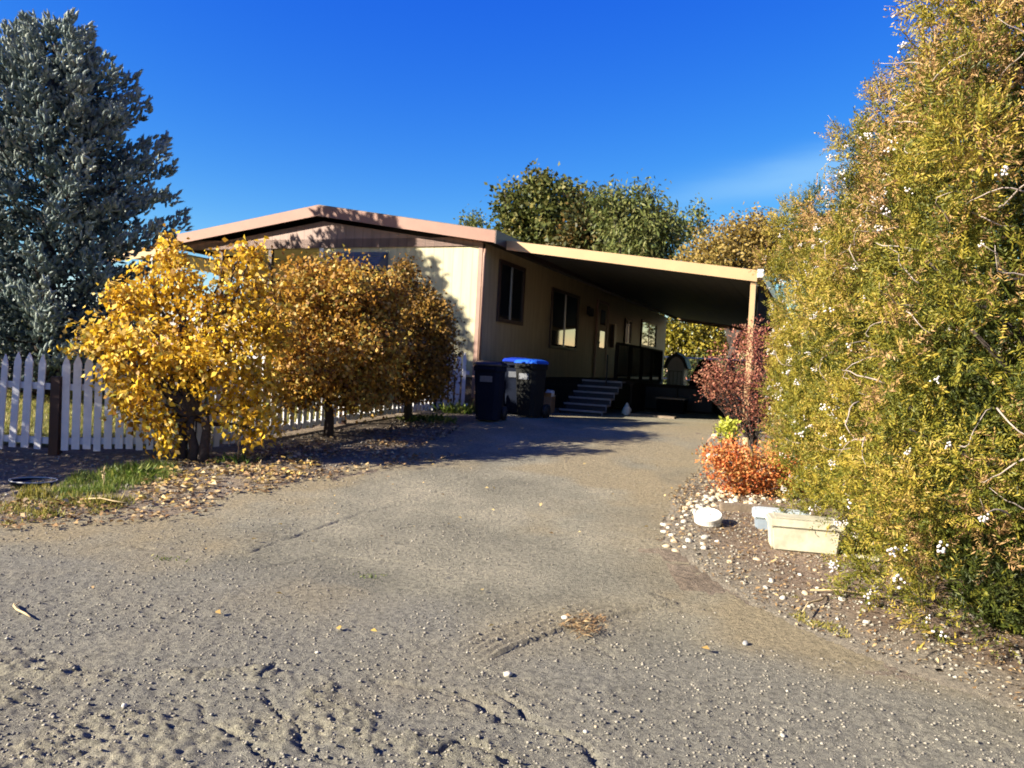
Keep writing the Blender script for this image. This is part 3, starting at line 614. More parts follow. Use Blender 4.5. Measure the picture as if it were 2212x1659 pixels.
# ================================================================= TREES (yellow, orange, bronze)
def blob(px,py,rx,ry,Y,dy=0.,rd=None):
    c=at(px,py,Y+dy); s=Y/FPX; rd=rd if rd else (rx+ry)/2
    return (c,(rx*s,rd*s,ry*s))
def tree(name,label,cat_,basexy,blobs,nclump,per,lL,lW,mat,r0=.06,ntips=9,group=None,droop=.3,clr=.12,inner=.35,tb=0,ts=.6,ground=None,stems=1,bark='bark',zb=None,jit_=.08,fork=None):
    bz=float(terr(*basexy)) if zb is None else zb; root=empty(name,(basexy[0],basexy[1],bz)); tag(root,label,cat_,group)
    V,F,T=crown(blobs,nclump,per,lL,lW,droop,clr,inner,tb,ts,ground)
    o=(basexy[0],basexy[1],bz)
    link('crown',fast('crown',rel(V,o),F,M[mat],T),root)
    tr=MB(); ctr=np.mean([b_[0] for b_ in blobs],0)
    fk=fork if fork else .35
    top=Vector((random.uniform(-.03,.03),0,(ctr[2]-bz)*fk))
    for s in range(stems):
        off=Vector(((s-(stems-1)/2)*r0*2.2,random.uniform(-1,1)*r0,0)); 
        tr.tube([off+Vector((0,0,-.08)),off+top*.3+Vector((random.gauss(0,r0*.3),0,0)),off+top*.7+Vector((random.gauss(0,r0*.5),0,0)),top+off*1.3],[r0*1.35,r0*1.05,r0*.9,r0*.8],8)
    tips=[]
    for b_ in blobs:
        for q in range(max(1,ntips//len(blobs))):
            tips.append(Vector(np.array(b_[0])-np.array(o))+Vector([random.uniform(-.6,.6)*b_[1][i] for i in range(3)]))
    limbs(top,tips,r0*.7,r0*.08,jit_,tr)
    tr.build('trunk',M[bark],root)
    return root
Y1=8.35
T1=[blob(395,600,62,62,Y1,.3),blob(362,552,26,30,Y1,.2),blob(535,615,45,62,Y1,.35),blob(540,562,32,28,Y1,.3),blob(300,650,60,50,Y1,.1),blob(225,728,52,26,Y1,0),blob(460,700,120,80,Y1,.2,70),blob(300,755,80,65,Y1,-.1),
    blob(560,720,55,90,Y1,.35),blob(430,785,110,55,Y1,-.1,65),blob(310,850,55,42,Y1,-.1),blob(540,850,70,70,Y1,.2),blob(560,920,48,34,Y1,.25),blob(350,945,30,18,Y1,-.1),blob(335,915,44,26,Y1,-.1),blob(490,880,34,30,Y1,.1),blob(250,800,30,25,Y1,0),blob(465,570,22,28,Y1,.2),blob(360,528,12,18,Y1,.2),blob(545,538,14,16,Y1,.3),blob(205,738,22,12,Y1,0),blob(240,690,20,16,Y1,0),blob(268,640,18,16,Y1,0),blob(610,640,16,22,Y1,.3),blob(300,590,20,18,Y1,.1),blob(255,830,18,14,Y1,0),blob(290,900,18,16,Y1,0)]
tree('yellow_tree','small spreading tree with bright yellow leaves in front of the fence','tree',(-3.46,8.42),T1,560,20,.068,.046,'lf_yellow',.055,34,'trees along the picket fence',droop=.55,clr=.085,inner=.3,ts=.7,ground=.05,stems=3,fork=.36)
Y2=10.3
_b0=blob
def blob(px,py,rx,ry,Y,dy=0.,rd=None): return _b0(px,py,rx,ry,Y,dy,(rd or (rx+ry)/2)*1.55)
T2=[blob(690,620,70,55,Y2,.1),blob(650,690,60,75,Y2,.0),blob(752,592,28,22,Y2,.2),blob(760,650,85,70,Y2,.1),blob(700,770,105,70,Y2,-.1),blob(800,740,75,85,Y2,.1),blob(715,820,95,44,Y2,-.1),blob(640,800,55,70,Y2,0),blob(830,640,38,40,Y2,.3),blob(620,850,34,26,Y2),blob(610,720,40,60,Y2),blob(745,565,8,12,Y2,.2),blob(660,570,16,14,Y2,.1),blob(835,600,14,12,Y2,.3),blob(780,850,60,40,Y2)]
tree('orange_tree','small rounded tree with orange brown leaves, middle of the three by the fence','tree',(-2.44,10.35),T2,1650,20,.060,.044,'lf_orange',.06,24,'trees along the picket fence',droop=.4,clr=.09,inner=.3,ts=.8,ground=.2,stems=1,fork=.5)
Y3=12.1
T3=[blob(900,690,66,58,Y3),blob(872,590,22,24,Y3,.2),blob(855,640,45,45,Y3,.1),blob(870,745,90,75,Y3,-.1),blob(935,760,46,84,Y3,0),blob(880,825,82,46,Y3,0),blob(820,800,60,60,Y3,.1),blob(790,690,60,60,Y3,.2),blob(935,700,30,48,Y3),blob(872,575,10,12,Y3,.2),blob(915,628,16,12,Y3,.1),blob(935,648,14,10,Y3,.1),blob(940,810,32,48,Y3),blob(830,850,70,34,Y3)]
blob=_b0
tree('bronze_tree','dense rounded tree with dark bronze leaves, nearest the home corner','tree',(-1.62,12.3),T3,1900,20,.054,.040,'lf_brown',.06,20,'trees along the picket fence',droop=.35,clr=.09,inner=.3,ts=.8,ground=.35,stems=1,fork=.55)
# off-frame shrub on the left: shades the fence end
tree('leafy_shrub','broad leafy shrub on the verge left of the fence end','shrub',(-7.5,7.4),[((-7.5,7.4,1.6),(1.0,1.2,1.1)),((-7.7,7.7,2.5),(.9,.8,.8)),((-7.4,6.6,1.1),(.9,.9,.8))],1100,14,.07,.05,'lf_olive',.07,9,clr=.12)
# ================================================================= SPRUCE
def spruce(px_axis,Y):
    s=Y/FPX; base=at(px_axis,860,Y); bx_,by_=base[0],Y; bz=float(terr(bx_,by_)); o=(bx_,by_,bz)
    root=empty('blue_spruce',o); tag(root,'tall blue grey spruce with blunt full top left of the home','spruce tree')
    prof=[(28,6),(50,45),(80,84),(130,128),(200,178),(290,222),(400,268),(470,240),(560,225),(650,235),(760,250),(850,235)]
    zs=[((860-p)*s+.0) for p,_ in prof]; rs=[r*s for _,r in prof]; zs=[q-.20 for q in zs][::-1]; rs=rs[::-1]
    Htop=zs[-1]; Pn=[];Dn=[];Tn=[]; br=MB()
    br.tube([(0,0,-.1),(0,0,Htop*.5),(0,0,Htop-.15)],[.17,.10,.02],8)
    NB=260
    for k in range(NB):
        fz=(k+.5)/NB; z=.25+(Htop-.45)*fz**.92; a=k*2.39996+random.gauss(0,.15); R=float(np.interp(z,zs,rs)); Lb=R*random.uniform(.66,1.14)*(1+.10*math.sin(3*a+z*2.5))
        d=np.array([math.cos(a),math.sin(a),0]); sd=np.array([-d[1],d[0],0]); z0=z-Lb*.22; el=random.uniform(.16,.30)
        ax=lambda t: d*t*Lb+np.array([0,0,z0+Lb*el*t**1.6+.10*t**3])
        if k%2==0 and Lb>.5: br.tube([tuple(ax(t)) for t in (0,.4,.75,.97)],[.024,.016,.010,.004],5)
        wl=random.uniform(.14,.26)*min(1.,.35+Lb*.5); nf_=int(20+56*min(1,Lb/1.6)); bt_=random.uniform(-.17,.17)
        for j in range(nf_):
            t=1-(random.random()**1.5)*.62; side=random.uniform(-1,1)*wl*(1.15-t*.75)*1.6; up=random.uniform(-.05,.16)*(1.1-abs(side))
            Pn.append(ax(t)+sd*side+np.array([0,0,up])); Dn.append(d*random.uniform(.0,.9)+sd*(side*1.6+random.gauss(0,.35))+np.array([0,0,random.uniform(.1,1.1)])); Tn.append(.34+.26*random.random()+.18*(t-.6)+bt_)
    for k in range(70):
        a=random.random()*6.28; zz=Htop-random.random()**1.5*1.0; R=np.interp(zz,zs,rs)*random.uniform(.2,.95); Pn.append(np.array([math.cos(a)*R,math.sin(a)*R,zz-.1])); Dn.append(np.array([math.cos(a)*.2,math.sin(a)*.2,1.0])); Tn.append(.4+.3*random.random())
    Pn=np.array(Pn);Dn=unit(np.array(Dn));Tn=np.array(Tn); nf=len(Pn); print('spruce fingers',nf)
    # every shoot: a knobbly spindle of packed needles plus loose needle tips
    Lf=.08+.06*rng.random(nf); rf_=.017+.010*rng.random(nf); E1=unit(np.cross(Dn,rng.normal(size=(nf,3)))); E2=np.cross(Dn,E1)
    ns=6; prf=[(0,.45),(.30,1.),(.68,.9),(1.,.25)]; rings=[]
    for (t,q) in prf:
        for j in range(ns):
            aa=2*PI*j/ns; rr=(rf_*q*(.75+.5*rng.random(nf)))[:,None]
            rings.append(Pn+Dn*(Lf*t)[:,None]+(E1*math.cos(aa)+E2*math.sin(aa))*rr)
    Vs=np.stack(rings,1).reshape(-1,3); fb=[(i_*ns+j,i_*ns+(j+1)%ns,(i_+1)*ns+(j+1)%ns,(i_+1)*ns+j) for i_ in range(3) for j in range(ns)]
    Fs=(np.array(fb)[None]+np.arange(nf)[:,None,None]*(4*ns)).reshape(-1,4); Ts=np.clip(np.repeat(Tn,4*ns)+rng.normal(size=nf*4*ns)*.05,0,1)
    K=12; tt=np.tile(np.linspace(.1,1,K),nf); PP=np.repeat(Pn,K,0)+np.repeat(Dn*Lf[:,None],K,0)*tt[:,None]
    rd=unit(np.cross(np.repeat(Dn,K,0),rng.normal(size=(nf*K,3)))); DD=rd*.8+np.repeat(Dn,K,0)*.7
    V,F,T=cat((Vs,Fs,Ts),leaves(PP,DD,.030+.014*rng.random(nf*K),.008,np.clip(np.repeat(Tn,K)+.06,0,1),.1))
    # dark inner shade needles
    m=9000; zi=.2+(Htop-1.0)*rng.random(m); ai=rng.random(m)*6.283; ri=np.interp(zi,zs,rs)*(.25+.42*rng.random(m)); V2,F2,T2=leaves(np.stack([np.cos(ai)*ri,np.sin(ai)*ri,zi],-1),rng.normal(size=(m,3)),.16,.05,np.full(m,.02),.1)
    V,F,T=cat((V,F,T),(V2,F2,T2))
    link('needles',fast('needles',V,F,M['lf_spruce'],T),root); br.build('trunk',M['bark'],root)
spruce(92,13.0)
# ================================================================= CONIFER HEDGE ON THE RIGHT
def arbor(label,cx,cy,ht,rx,ry,seed,nclump,mat='lf_hedge',nbl=40,dryfrac=.12,taper=2.3,base=.0,twigs=26,lean=0.):
    global rng
    bz=float(terr(cx,cy)); root=empty('arborvitae',(cx,cy,bz)); tag(root,label,'conifer','gold green conifers along the driveway')
    def rad(a,h): 
        pr=np.minimum(1,(h/.12+.55))*(1-h**(2.0*taper))**.55
        lump=1+.26*(fbm(a*2.6+seed*9,h*6.5,3,seed)-.5)*2+.05*np.sin(5*a+9*h+seed)
        return np.maximum(pr,.06)*lump
    # billowing plumes of sprays over the tapered body
    n=nclump//6; h=(np.arange(n)+rng.random(n))/n; h=h**.92*.985; a=(np.arange(n)*2.39996+rng.normal(size=n)*.25)%(2*PI)
    q_=rad(a,h)*(.60+.50*rng.random(n)**.8); pr_=.075+.095*rng.random(n)**1.3; pr_*=np.where(h>.85,.8,1.); pz=pr_*(1.3+.9*rng.random(n))
    Cn=np.stack([np.cos(a)*q_*rx+lean*h*h,np.sin(a)*q_*ry,base+h*(ht-base)],-1)
    Cn[:,2]=np.maximum(Cn[:,2],pz*.55)
    per=(36*(pr_/.1)**1.8*np.where(np.cos(a)>.35,.35,1.)).astype(int); idx=np.repeat(np.arange(n),per); nf=len(idx)
    dv=unit(rng.normal(size=(nf,3))+np.stack([np.cos(a),np.sin(a),0*a+.35],-1)[idx]*.75)
    rr=(.62+.40*rng.random(nf))[:,None]
    fp=Cn[idx]+dv*rr*np.stack([pr_,pr_,pz],-1)[idx]
    ang_=np.arctan2(fp[:,1],fp[:,0]); cav=fbm(ang_*5.5+seed*3,fp[:,2]*4.6,3,seed+77); ok=(fp[:,2]>.02)&~((cav>.585)&(rng.random(nf)<.93)); fp,dv,idx,rr=fp[ok],dv[ok],idx[ok],rr[ok]; nf=len(idx)
    fd=unit(dv*.75+np.array([0,0,.30])+rng.normal(size=(nf,3))*.42); fs=unit(np.cross(fd,rng.normal(size=(nf,3)))); kl=15
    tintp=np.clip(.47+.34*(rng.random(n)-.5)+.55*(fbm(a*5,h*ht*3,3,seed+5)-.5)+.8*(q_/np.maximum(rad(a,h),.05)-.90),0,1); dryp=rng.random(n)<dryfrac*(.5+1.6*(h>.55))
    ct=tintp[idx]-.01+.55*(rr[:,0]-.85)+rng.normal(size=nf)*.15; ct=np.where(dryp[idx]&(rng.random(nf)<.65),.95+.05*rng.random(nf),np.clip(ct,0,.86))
    sl=.10+.075*rng.random(nf); u_=np.tile(np.linspace(0,1,kl),nf); sg=np.tile(np.where(np.arange(kl)%2==0,1.,-1.),nf); sg[kl-1::kl]=0
    D=np.repeat(fd,kl,0)*.75+np.repeat(fs,kl,0)*sg[:,None]*.85+rng.normal(size=(nf*kl,3))*.18
    P_=np.repeat(fp,kl,0)+np.repeat(fd*sl[:,None],kl,0)*u_[:,None]
    T=np.clip(np.repeat(ct,kl)+rng.normal(size=nf*kl)*.035,0,1)
    V,F,T=leaves(P_,D,(.046-.024*u_)*(.75+.5*rng.random(nf*kl)),.0092,T,.12); print('hedge',nf*kl)
    # inner fill leaves, coloured dark to stand in for shade in the crevices
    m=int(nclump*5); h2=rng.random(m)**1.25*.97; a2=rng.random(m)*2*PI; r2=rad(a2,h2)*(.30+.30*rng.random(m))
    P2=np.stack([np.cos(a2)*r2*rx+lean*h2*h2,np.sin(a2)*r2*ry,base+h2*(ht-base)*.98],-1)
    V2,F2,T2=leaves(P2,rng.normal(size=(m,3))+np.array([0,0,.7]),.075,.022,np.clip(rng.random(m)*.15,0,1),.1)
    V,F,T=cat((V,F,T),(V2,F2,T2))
    ok=None
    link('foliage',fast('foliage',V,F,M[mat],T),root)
    tr=MB(); tr.tube([(0,0,-.05),(.03,0,ht*.5),(0,0,ht*.9)],[.09,.06,.02],8)
    for k in range(10): 
        aa=random.random()*6.28; hh=random.uniform(.1,.8)*ht; q=float(rad(np.array([aa]),np.array([hh/ht]))[0])*.8
        tr.tube([(0,0,hh*.7),(math.cos(aa)*rx*q*.5,math.sin(aa)*ry*q*.5,hh*.85),(math.cos(aa)*rx*q,math.sin(aa)*ry*q,hh)],[.03,.02,.008],6)
    tr.build('trunk',M['bark'],root)
    # bare grey twigs poking through the surface, mostly on the drive side
    for k in range(twigs):
        tw=MB()
        aa=random.uniform(PI*.75,PI*1.75); hh=random.uniform(.15,.96); q=float(rad(np.array([aa]),np.array([hh]))[0])
        p0=Vector((math.cos(aa)*rx*q*.98+lean*hh*hh,math.sin(aa)*ry*q*.98,base+hh*(ht-base))); sd=Vector((-math.sin(aa),math.cos(aa),0)); od=Vector((math.cos(aa),math.sin(aa),0)); pts=[p0]; s_=random.choice((-1,1))
        dv=(od*.9+sd*s_*.7+Vector((0,0,random.uniform(-.1,.35)))).normalized()
        for j in range(7): 
            dv=(dv+Vector([random.gauss(0,.35) for _ in range(3)])*.7-od*.06*j).normalized(); pts.append(pts[-1]+dv*random.uniform(.035,.065))
        tw.tube(pts,[.0062*(1-j/9) for j in range(len(pts))],5); tw.build('bare_twig',M['twig'],root)
    # white fluffy seed clusters on the surface
    for k in range(nbl):
        aa=random.uniform(PI*.70,PI*1.72); hh=random.uniform(.04,.93)**1.3; q=float(rad(np.array([aa]),np.array([hh]))[0])*1.04+.13
        o=link('blossom_cluster',random.choice(BL),root,(math.cos(aa)*rx*q+lean*hh*hh,math.sin(aa)*ry*q,base+hh*(ht-base)+.02)); o.rotation_euler=(random.random()*3,random.random()*3,random.random()*3); sc=random.uniform(.55,1.15); o.scale=(sc,sc,sc)
    return root
def blossom(k):
    n=k; Vv=[];Ff=[]; 
    bm=bmesh.new()
    for i in range(n):
        c=Vector([random.gauss(0,.014) for _ in range(3)]); r_=random.uniform(.0065,.0095)
        bmesh.ops.create_icosphere(bm,subdivisions=1,radius=r_,matrix=Matrix.Translation(c))
    me=bpy.data.meshes.new('blossom_cluster'); bm.to_mesh(me); bm.free(); me.materials.append(M['lf_blossom'])
    a=me.attributes.new('t','FLOAT','POINT'); a.data.foreach_set('value',np.random.default_rng(k).random(len(me.vertices)).astype(np.float32))
    for p in me.polygons: p.use_smooth=True
    return me
BL=[blossom(k) for k in (5,6,8,9,11)]
arbor('tallest gold green conifer with bare grey twigs at the right edge, nearest the camera',3.42,4.75,5.2,1.20,1.05,3,4000,'lf_hedge',98,.23,taper=1.55,twigs=98)
arbor('tall gold green conifer, second from the camera in the row',3.62,6.35,4.05,1.04,1.05,5,3000,'lf_hedge',98,.15,twigs=50)
arbor('middle height gold green conifer covered in white clusters, third in the row',3.80,7.75,3.50,.92,.95,8,2400,'lf_hedge',95,.12,twigs=24)
arbor('lowest rounded gold green conifer at the far end of the row beside the red bush',4.14,9.0,3.25,.82,.9,11,2000,'lf_hedge',90,.10,twigs=10,lean=-.66)
arbor('gold green conifer partly outside the right edge, near the bottom corner',4.35,3.9,3.6,1.15,.8,14,1600,'lf_hedge',26,.12,twigs=24)
# ================================================================= RED BUSHES
def bush(name,label,blobs,n,per,L,W,mat,basexy,stems=12,up=.3,clr=.07,r=.006,ts=.8,ground=.02):
    bz=float(terr(*basexy)); root=empty(name,(basexy[0],basexy[1],bz)); tag(root,label,'shrub')
    V,F,T=crown(blobs,n,per,L,W,-up,clr,.2,0,ts,ground)
    o=(basexy[0],basexy[1],bz); link('leaves',fast('leaves',rel(V,o),F,M[mat],T),root)
    tips=[]; 
    for k in range(stems): 
        b_=random.choice(blobs); tips.append(Vector(np.array(b_[0])-np.array(o))+Vector([random.uniform(-.9,.9)*b_[1][i] for i in range(3)]))
    limbs(Vector((0,0,0)),tips,r,.002,.06).build('stems',M['twig' if name!='red_shrub' else 'bark'],root)
    return root
YR=10.6
bush('red_shrub','feathery dusky red shrub in front of the carport post',[blob(1620,760,60,50,YR),blob(1595,830,62,50,YR),blob(1650,720,40,32,YR),blob(1550,808,38,22,YR),blob(1640,840,60,60,YR),blob(1570,840,40,18,YR),blob(1615,915,40,22,YR),blob(1655,900,34,24,YR),blob(1690,692,12,28,YR),blob(1538,792,26,7,YR),blob(1532,815,26,7,YR),blob(1540,848,28,7,YR),blob(1560,768,24,8,YR),blob(1530,832,22,5,YR),blob(1630,880,40,18,YR)],430,15,.042,.016,'lf_red',(3.38,10.6),60,clr=.075)
YS_=8.05
bush('scarlet_shrub','low bright orange red shrub spilling over the white stones',[blob(1590,1010,62,45,YS_),blob(1572,985,44,28,YS_),blob(1640,1020,60,44,YS_),blob(1600,1050,50,30,YS_),blob(1690,1010,38,30,YS_),blob(1660,1065,40,22,YS_),blob(1545,990,26,20,YS_)],380,16,.036,.022,'lf_scarlet',(2.45,8.1),40,clr=.06)
# orange groundcover runner onto the driveway
# ================================================================= potted plant, rocks
pp=at(1574,925,9.9); px_,py_=pp[0],pp[1]; zt_=float(terr(px_,py_))
blk=MB().box(-.16,.16,-.14,.14,-.02,.165).build('concrete_block',M['stone3'],None,(px_,py_,zt_),bevel=.01); tag(blk,'low grey block carrying the potted lime plant','block')
r=empty('potted_plant',(px_,py_,zt_+.17)); tag(r,'brown pot of bright lime green leaves at the driveway edge','potted plant')
MB().lathe([(.07,.0),(.10,.13),(.11,.14),(.10,.15),(.08,.12)],20).build('pot',M['pot'],r)
V,F,T=crown([((0,0,.24),(.14,.12,.13)),((-.04,0,.33),(.08,.08,.06)),((.07,0,.31),(.07,.07,.06))],60,9,.05,.032,-.2,.03,.2)
link('leaves',fast('leaves',V,F,M['lf_lime'],T),r)
p=at(1546,930,9.9); rk=link('white_rock',rock_mesh('white_rock',M['stone'],.11,.10,.075,9),loc=(p[0],p[1],float(terr(p[0],p[1]))+.055)); tag(rk,'large pale rock below the lime potted plant','rock')
p=at(1530,905,12.0); rk=link('tan_rock',rock_mesh('tan_rock',M['stone2'],.06,.06,.05,4),loc=(p[0]+.12,p[1],float(terr(p[0],p[1]))+.04)); tag(rk,'small tan rock behind the large pale rock','rock')
p=at(1612,960,9.4); zz=float(terr(p[0],p[1])); stp=MB().tube([(0,0,-.05),(.01,0,.2),(-.01,.01,.42)],[.05,.045,.035],9).build('wooden_stake',M['straw'],None,(p[0],p[1],zz)); tag(stp,'short pale wooden stake standing inside the red shrubs','stake')
# curled handle stick by pot
hk=MB().tube([(0,0,0),(.02,0,.18),(.0,0,.30),(-.08,0,.33),(-.14,0,.27),(-.16,0,.2)],.008,6).build('bent_stem',M['orangecord'],None,(px_-.08,py_+.15,zt_)); tag(hk,'thin bent brown stem arching left of the potted plant','stem')
# ================================================================= tubs, disc, edging
g0=gp(1528,1138); r=empty('bucket_lid_stack',(g0[0],g0[1],bedz(g0[0],g0[1]))); tag(r,'pair of stacked white round plastic lids tilted on the litter','lids')
a=MB().lathe([(.100,0),(.115,.01),(.117,.035),(.100,.04)],36).build('lower_lid',M['disc'],r); a.rotation_euler=(.08,.03,0)
a=MB().lathe([(.095,.0),(.122,.008),(.124,.045),(.116,.052),(.110,.046),(.02,.046)],36).build('upper_lid',M['disc'],r,(0.0,.0,.048)); a.rotation_euler=(.30,-.10,0)
MB().lathe([(.02,.045),(.02,.052),(.008,.053)],12).build('hub',M['disc'],a)
def tub(name,label,px,py,L,D,Hh,body,lid,rz,Y=None):
    g1=gp(px,py); r=empty(name,(g1[0],g1[1],bedz(g1[0],g1[1])-.01),rz); tag(r,label,'planter box','planter boxes under the conifers')
    n=MB(); n.add([(0+.02,.02,0),(L-.02,.02,0),(L-.02,D-.02,0),(.02,D-.02,0),(0,0,Hh),(L,0,Hh),(L,D,Hh),(0,D,Hh)],[(0,3,2,1),(4,5,6,7),(0,1,5,4),(1,2,6,5),(2,3,7,6),(3,0,4,7)]); n.build('tub_body',M[body],r,bevel=.018)
    e=.012; k=MB(); k.box(-e,L+e,-e,D+e,Hh-.055,Hh+.012); rim=k.build('rim',M[lid],r,bevel=.012)
    MB().box(.03,L-.03,.03,D-.03,Hh+.0125,Hh+.022).build('lid_panel',M[lid],r,bevel=.004)
    return r
tub('planter_box','long cream plastic tub with stained side, nearest the camera',1662,1196,.54,.27,.25,'cream','cream',-.20)
tub('storage_tub','blue grey plastic tub with pale lid behind the cream tub',1627,1153,.46,.22,.17,'bluegrey','paleblue',-.26)
# streaks on cream tub are in its material noise; small strip of white trim further right
g1=gp(1860,1222); o=MB().box(-.13,.13,-.02,.02,0,.03).build('white_strip',M['cream'],None,(g1[0],g1[1],bedz(g1[0],g1[1])+.02),bevel=.008); o.rotation_euler=(0,.0,-.35); tag(o,'short white plastic strip under the nearest conifer','strip')
ga=gp(1555,1106); gb=gp(1760,1118); 
L_=np.linalg.norm(gb-ga); o=MB().box(0,L_+.6,-.05,.05,-.04,.065).build('timber_edging',M['wood'],None,(ga[0],ga[1],bedz(ga[0],ga[1])),bevel=.008); o.rotation_euler=(0,-math.asin((gb-ga)[2]/L_),math.atan2(gb[1]-ga[1],gb[0]-ga[0])); tag(o,'weathered timber edging lying behind the tubs','timber')
# ================================================================= stones (each a thing)
SM=[rock_mesh('river_stone',M['stone'],.034,.028,.020,k,2) for k in range(4)]+[rock_mesh('river_stone',M['stone2'],.032,.026,.020,k+7,2) for k in range(3)]
def stone(x,y,z,sc,mesh,label,grp,name='river_stone'):
    o=link(name,mesh,loc=(x,y,z)); o.rotation_euler=(random.uniform(-.3,.3),random.uniform(-.3,.3),random.random()*6.3); o.scale=(sc,sc,sc); tag(o,label,'stone',grp); return o
pile=[]
def scatter(n,poly,lo,hi,label,grp,mind=.03):
    P=[gp(*q)[:2] for q in poly]; P=[tuple(q) for q in P]; xs=[q[0] for q in P]; ys=[q[1] for q in P]; k=0; tr=0
    while k<n and tr<n*60:
        tr+=1; x=random.uniform(min(xs),max(xs)); y=random.uniform(min(ys),max(ys))
        if not inpoly(np.array([x]),np.array([y]),P)[0]: continue
        if any((x-a_)**2+(y-b__)**2<mind*mind for a_,b__ in pile): continue
        sc=random.uniform(lo,hi); pile.append((x,y)); stone(x,y,bedz(x,y)+.004*sc,sc,random.choice(SM),label,grp); k+=1
scatter(78,[(1470,1105),(1500,1072),(1560,1056),(1650,1062),(1700,1090),(1650,1104),(1560,1104),(1500,1120),(1462,1125)],.65,1.25,'whitish rounded stone in the heap below the scarlet shrub','white stones heaped below the scarlet shrub',.05)
scatter(18,[(1425,1140),(1470,1110),(1500,1160),(1560,1180),(1480,1200),(1430,1180)],.6,1.2,'white stone scattered on the litter left of the round lids','white stones scattered by the round lids',.11)
scatter(16,[(1440,1190),(1700,1215),(1850,1270),(1980,1400),(1750,1330),(1560,1250)],.45,.9,'small pale stone strewn along the bed edge','pale stones strewn on the bed edge',.15)
def one(px,py,sc,label,mesh=None):
    q=gp(px,py); return stone(q[0],q[1],float(drive_h(np.array(q[0]),np.array(q[1])))+.012*sc,sc,mesh or SM[0],label,None)
one(1221,1341,.75,'lone white pebble by the brown litter patch on the driveway')
one(1097,1461,.70,'pale yellow pebble below the tyre print on the driveway')
one(1610,1395,.62,'dark grey pebble alone on the driveway right of the tyre print',rock_mesh('river_stone',M['stone3'],.034,.028,.020,3,2))
one(685,1412,.36,'small cream pebble in the middle left of the rough driveway')
one(268,1530,.40,'small white pebble on the broken asphalt at lower left',)
one(1636,1216,1.35,'large flat tan stone in front of the cream tub',SM[4])
one(1265,1584,.38,'small pale pebble near the bottom centre of the driveway')
one(1690,1590,.4,'pale pebble on the bare ground at lower right')
one(1287,1572,.3,'orange tan chip at the bottom centre',SM[4])
# twig on driveway left
q=gp(20,1325); tw=MB().tube([(-.06,.10,.01),(-.02,.04,.018),(.02,.0,.015),(.10,-.05,.012),(.16,-.10,.012)],[.004,.007,.006,.006,.004],6).tube([(-.02,.04,.018),(-.03,.11,.02)],[.005,.003],5).build('dry_twig',M['straw'],None,(q[0]+.02,q[1],float(terr(q[0],q[1]))+.01)); tag(tw,'short pale dry twig at the left edge of the driveway','twig')
for (px,py,ln,az,lab) in [(1760,1320,.5,.9,'bent pale stick at the bed edge under the nearest conifer'),(1850,1300,.6,-.15,'long grey stick lying across the bed edge'),(230,1095,.45,-.2,'pale dry reed stalk on the left verge'),(1740,1200,.25,-.4,'thin straw stick in front of the conifer')]:
    q=gp(px,py); o=MB().tube([(-ln/2,0,.03),(-ln/6,.02,.045),(ln/6,-.015,.04),(ln/2,0,.03)],[.004,.006,.006,.003],6).build('stick',M['straw'],None,(q[0],q[1],float(terr(q[0],q[1]))+.02)); o.rotation_euler=(0,0,az); tag(o,lab,'stick')
# ================================================================= gravel (uncountable)
def gravel(n,xf,seed,smin,smax,hfun,pw=3.0,tb=0):
    g_=np.random.default_rng(seed); x,y=xf(g_,n); sz=smin+(smax-smin)*g_.random(len(x))**pw; n=len(x)
    octv=np.array([[1,0,0],[0,1,0],[-1,0,0],[0,-1,0],[0,0,1],[0,0,-1]],float); octf=np.array([[0,1,4],[1,2,4],[2,3,4],[3,0,4],[1,0,5],[2,1,5],[3,2,5],[0,3,5]])
    V=octv[None]*(1+.45*(g_.random((n,6,1))-.5))*sz[:,None,None]*np.array([1,1,.65]); an=g_.random(n)*6.28; c,s=np.cos(an)[:,None],np.sin(an)[:,None]
    X=V[...,0]*c-V[...,1]*s; Y=V[...,0]*s+V[...,1]*c
    V=np.stack([X+x[:,None],Y+y[:,None],V[...,2]+(hfun(x,y)+sz*.25)[:,None]],-1)
    F=(octf[None]+np.arange(n)[:,None,None]*6).reshape(-1,3); T=np.repeat(np.clip(.42+tb+.22*g_.normal(size=n),0,1),6)
    return V.reshape(-1,3),F,T
def gxf(g_,n):
    y=2.4+6.5*g_.random(n)**1.6; x=(g_.random(n)-.5)*1.5*y; w_=fbm(x*1.6,y*1.6,3,55)+ .25*((4.6-.25*x-y)>0)
    k=(w_+.16*g_.random(n)>.60)&inpoly(x,y,drive_poly); return x[k],y[k]
V,F,T=gravel(70000,gxf,1,.0022,.012,drive_h,7.5,-.08)
o=link('gravel',fast('gravel',V,F,M['lf_gravel'],T)); tag(o,'loose grey brown gravel strewn over the driveway','gravel',kind='stuff')
bedarr=bedh
def bxf(g_,n):
    x=.9+3.6*g_.random(n); y=3.0+7*g_.random(n); k=inpoly(*jit(x,y),bedp); return x[k],y[k]
V,F,T=gravel(15000,bxf,2,.004,.018,bedarr,3.5,.1)
o=link('bed_gravel',fast('bed_gravel',V,F,M['lf_gravel'],T)); tag(o,'mixed small stones in the litter under the conifers','gravel',kind='stuff')
def vxf(g_,n):
    x=-6.5+5.2*g_.random(n); y=5.8+7*g_.random(n); k=(~inpoly(x,y,drive_poly))&(y<8.5+np.clip(x+3.6,0,9)*2.2); return x[k],y[k]
garr=lambda x,y: terr(x,y)
V,F,T=gravel(9000,vxf,3,.006,.022,garr,2.5)
o=link('verge_gravel',fast('verge_gravel',V,F,M['lf_gravel'],T)); tag(o,'grey stones and clods on the verge below the picket fence','gravel',kind='stuff')
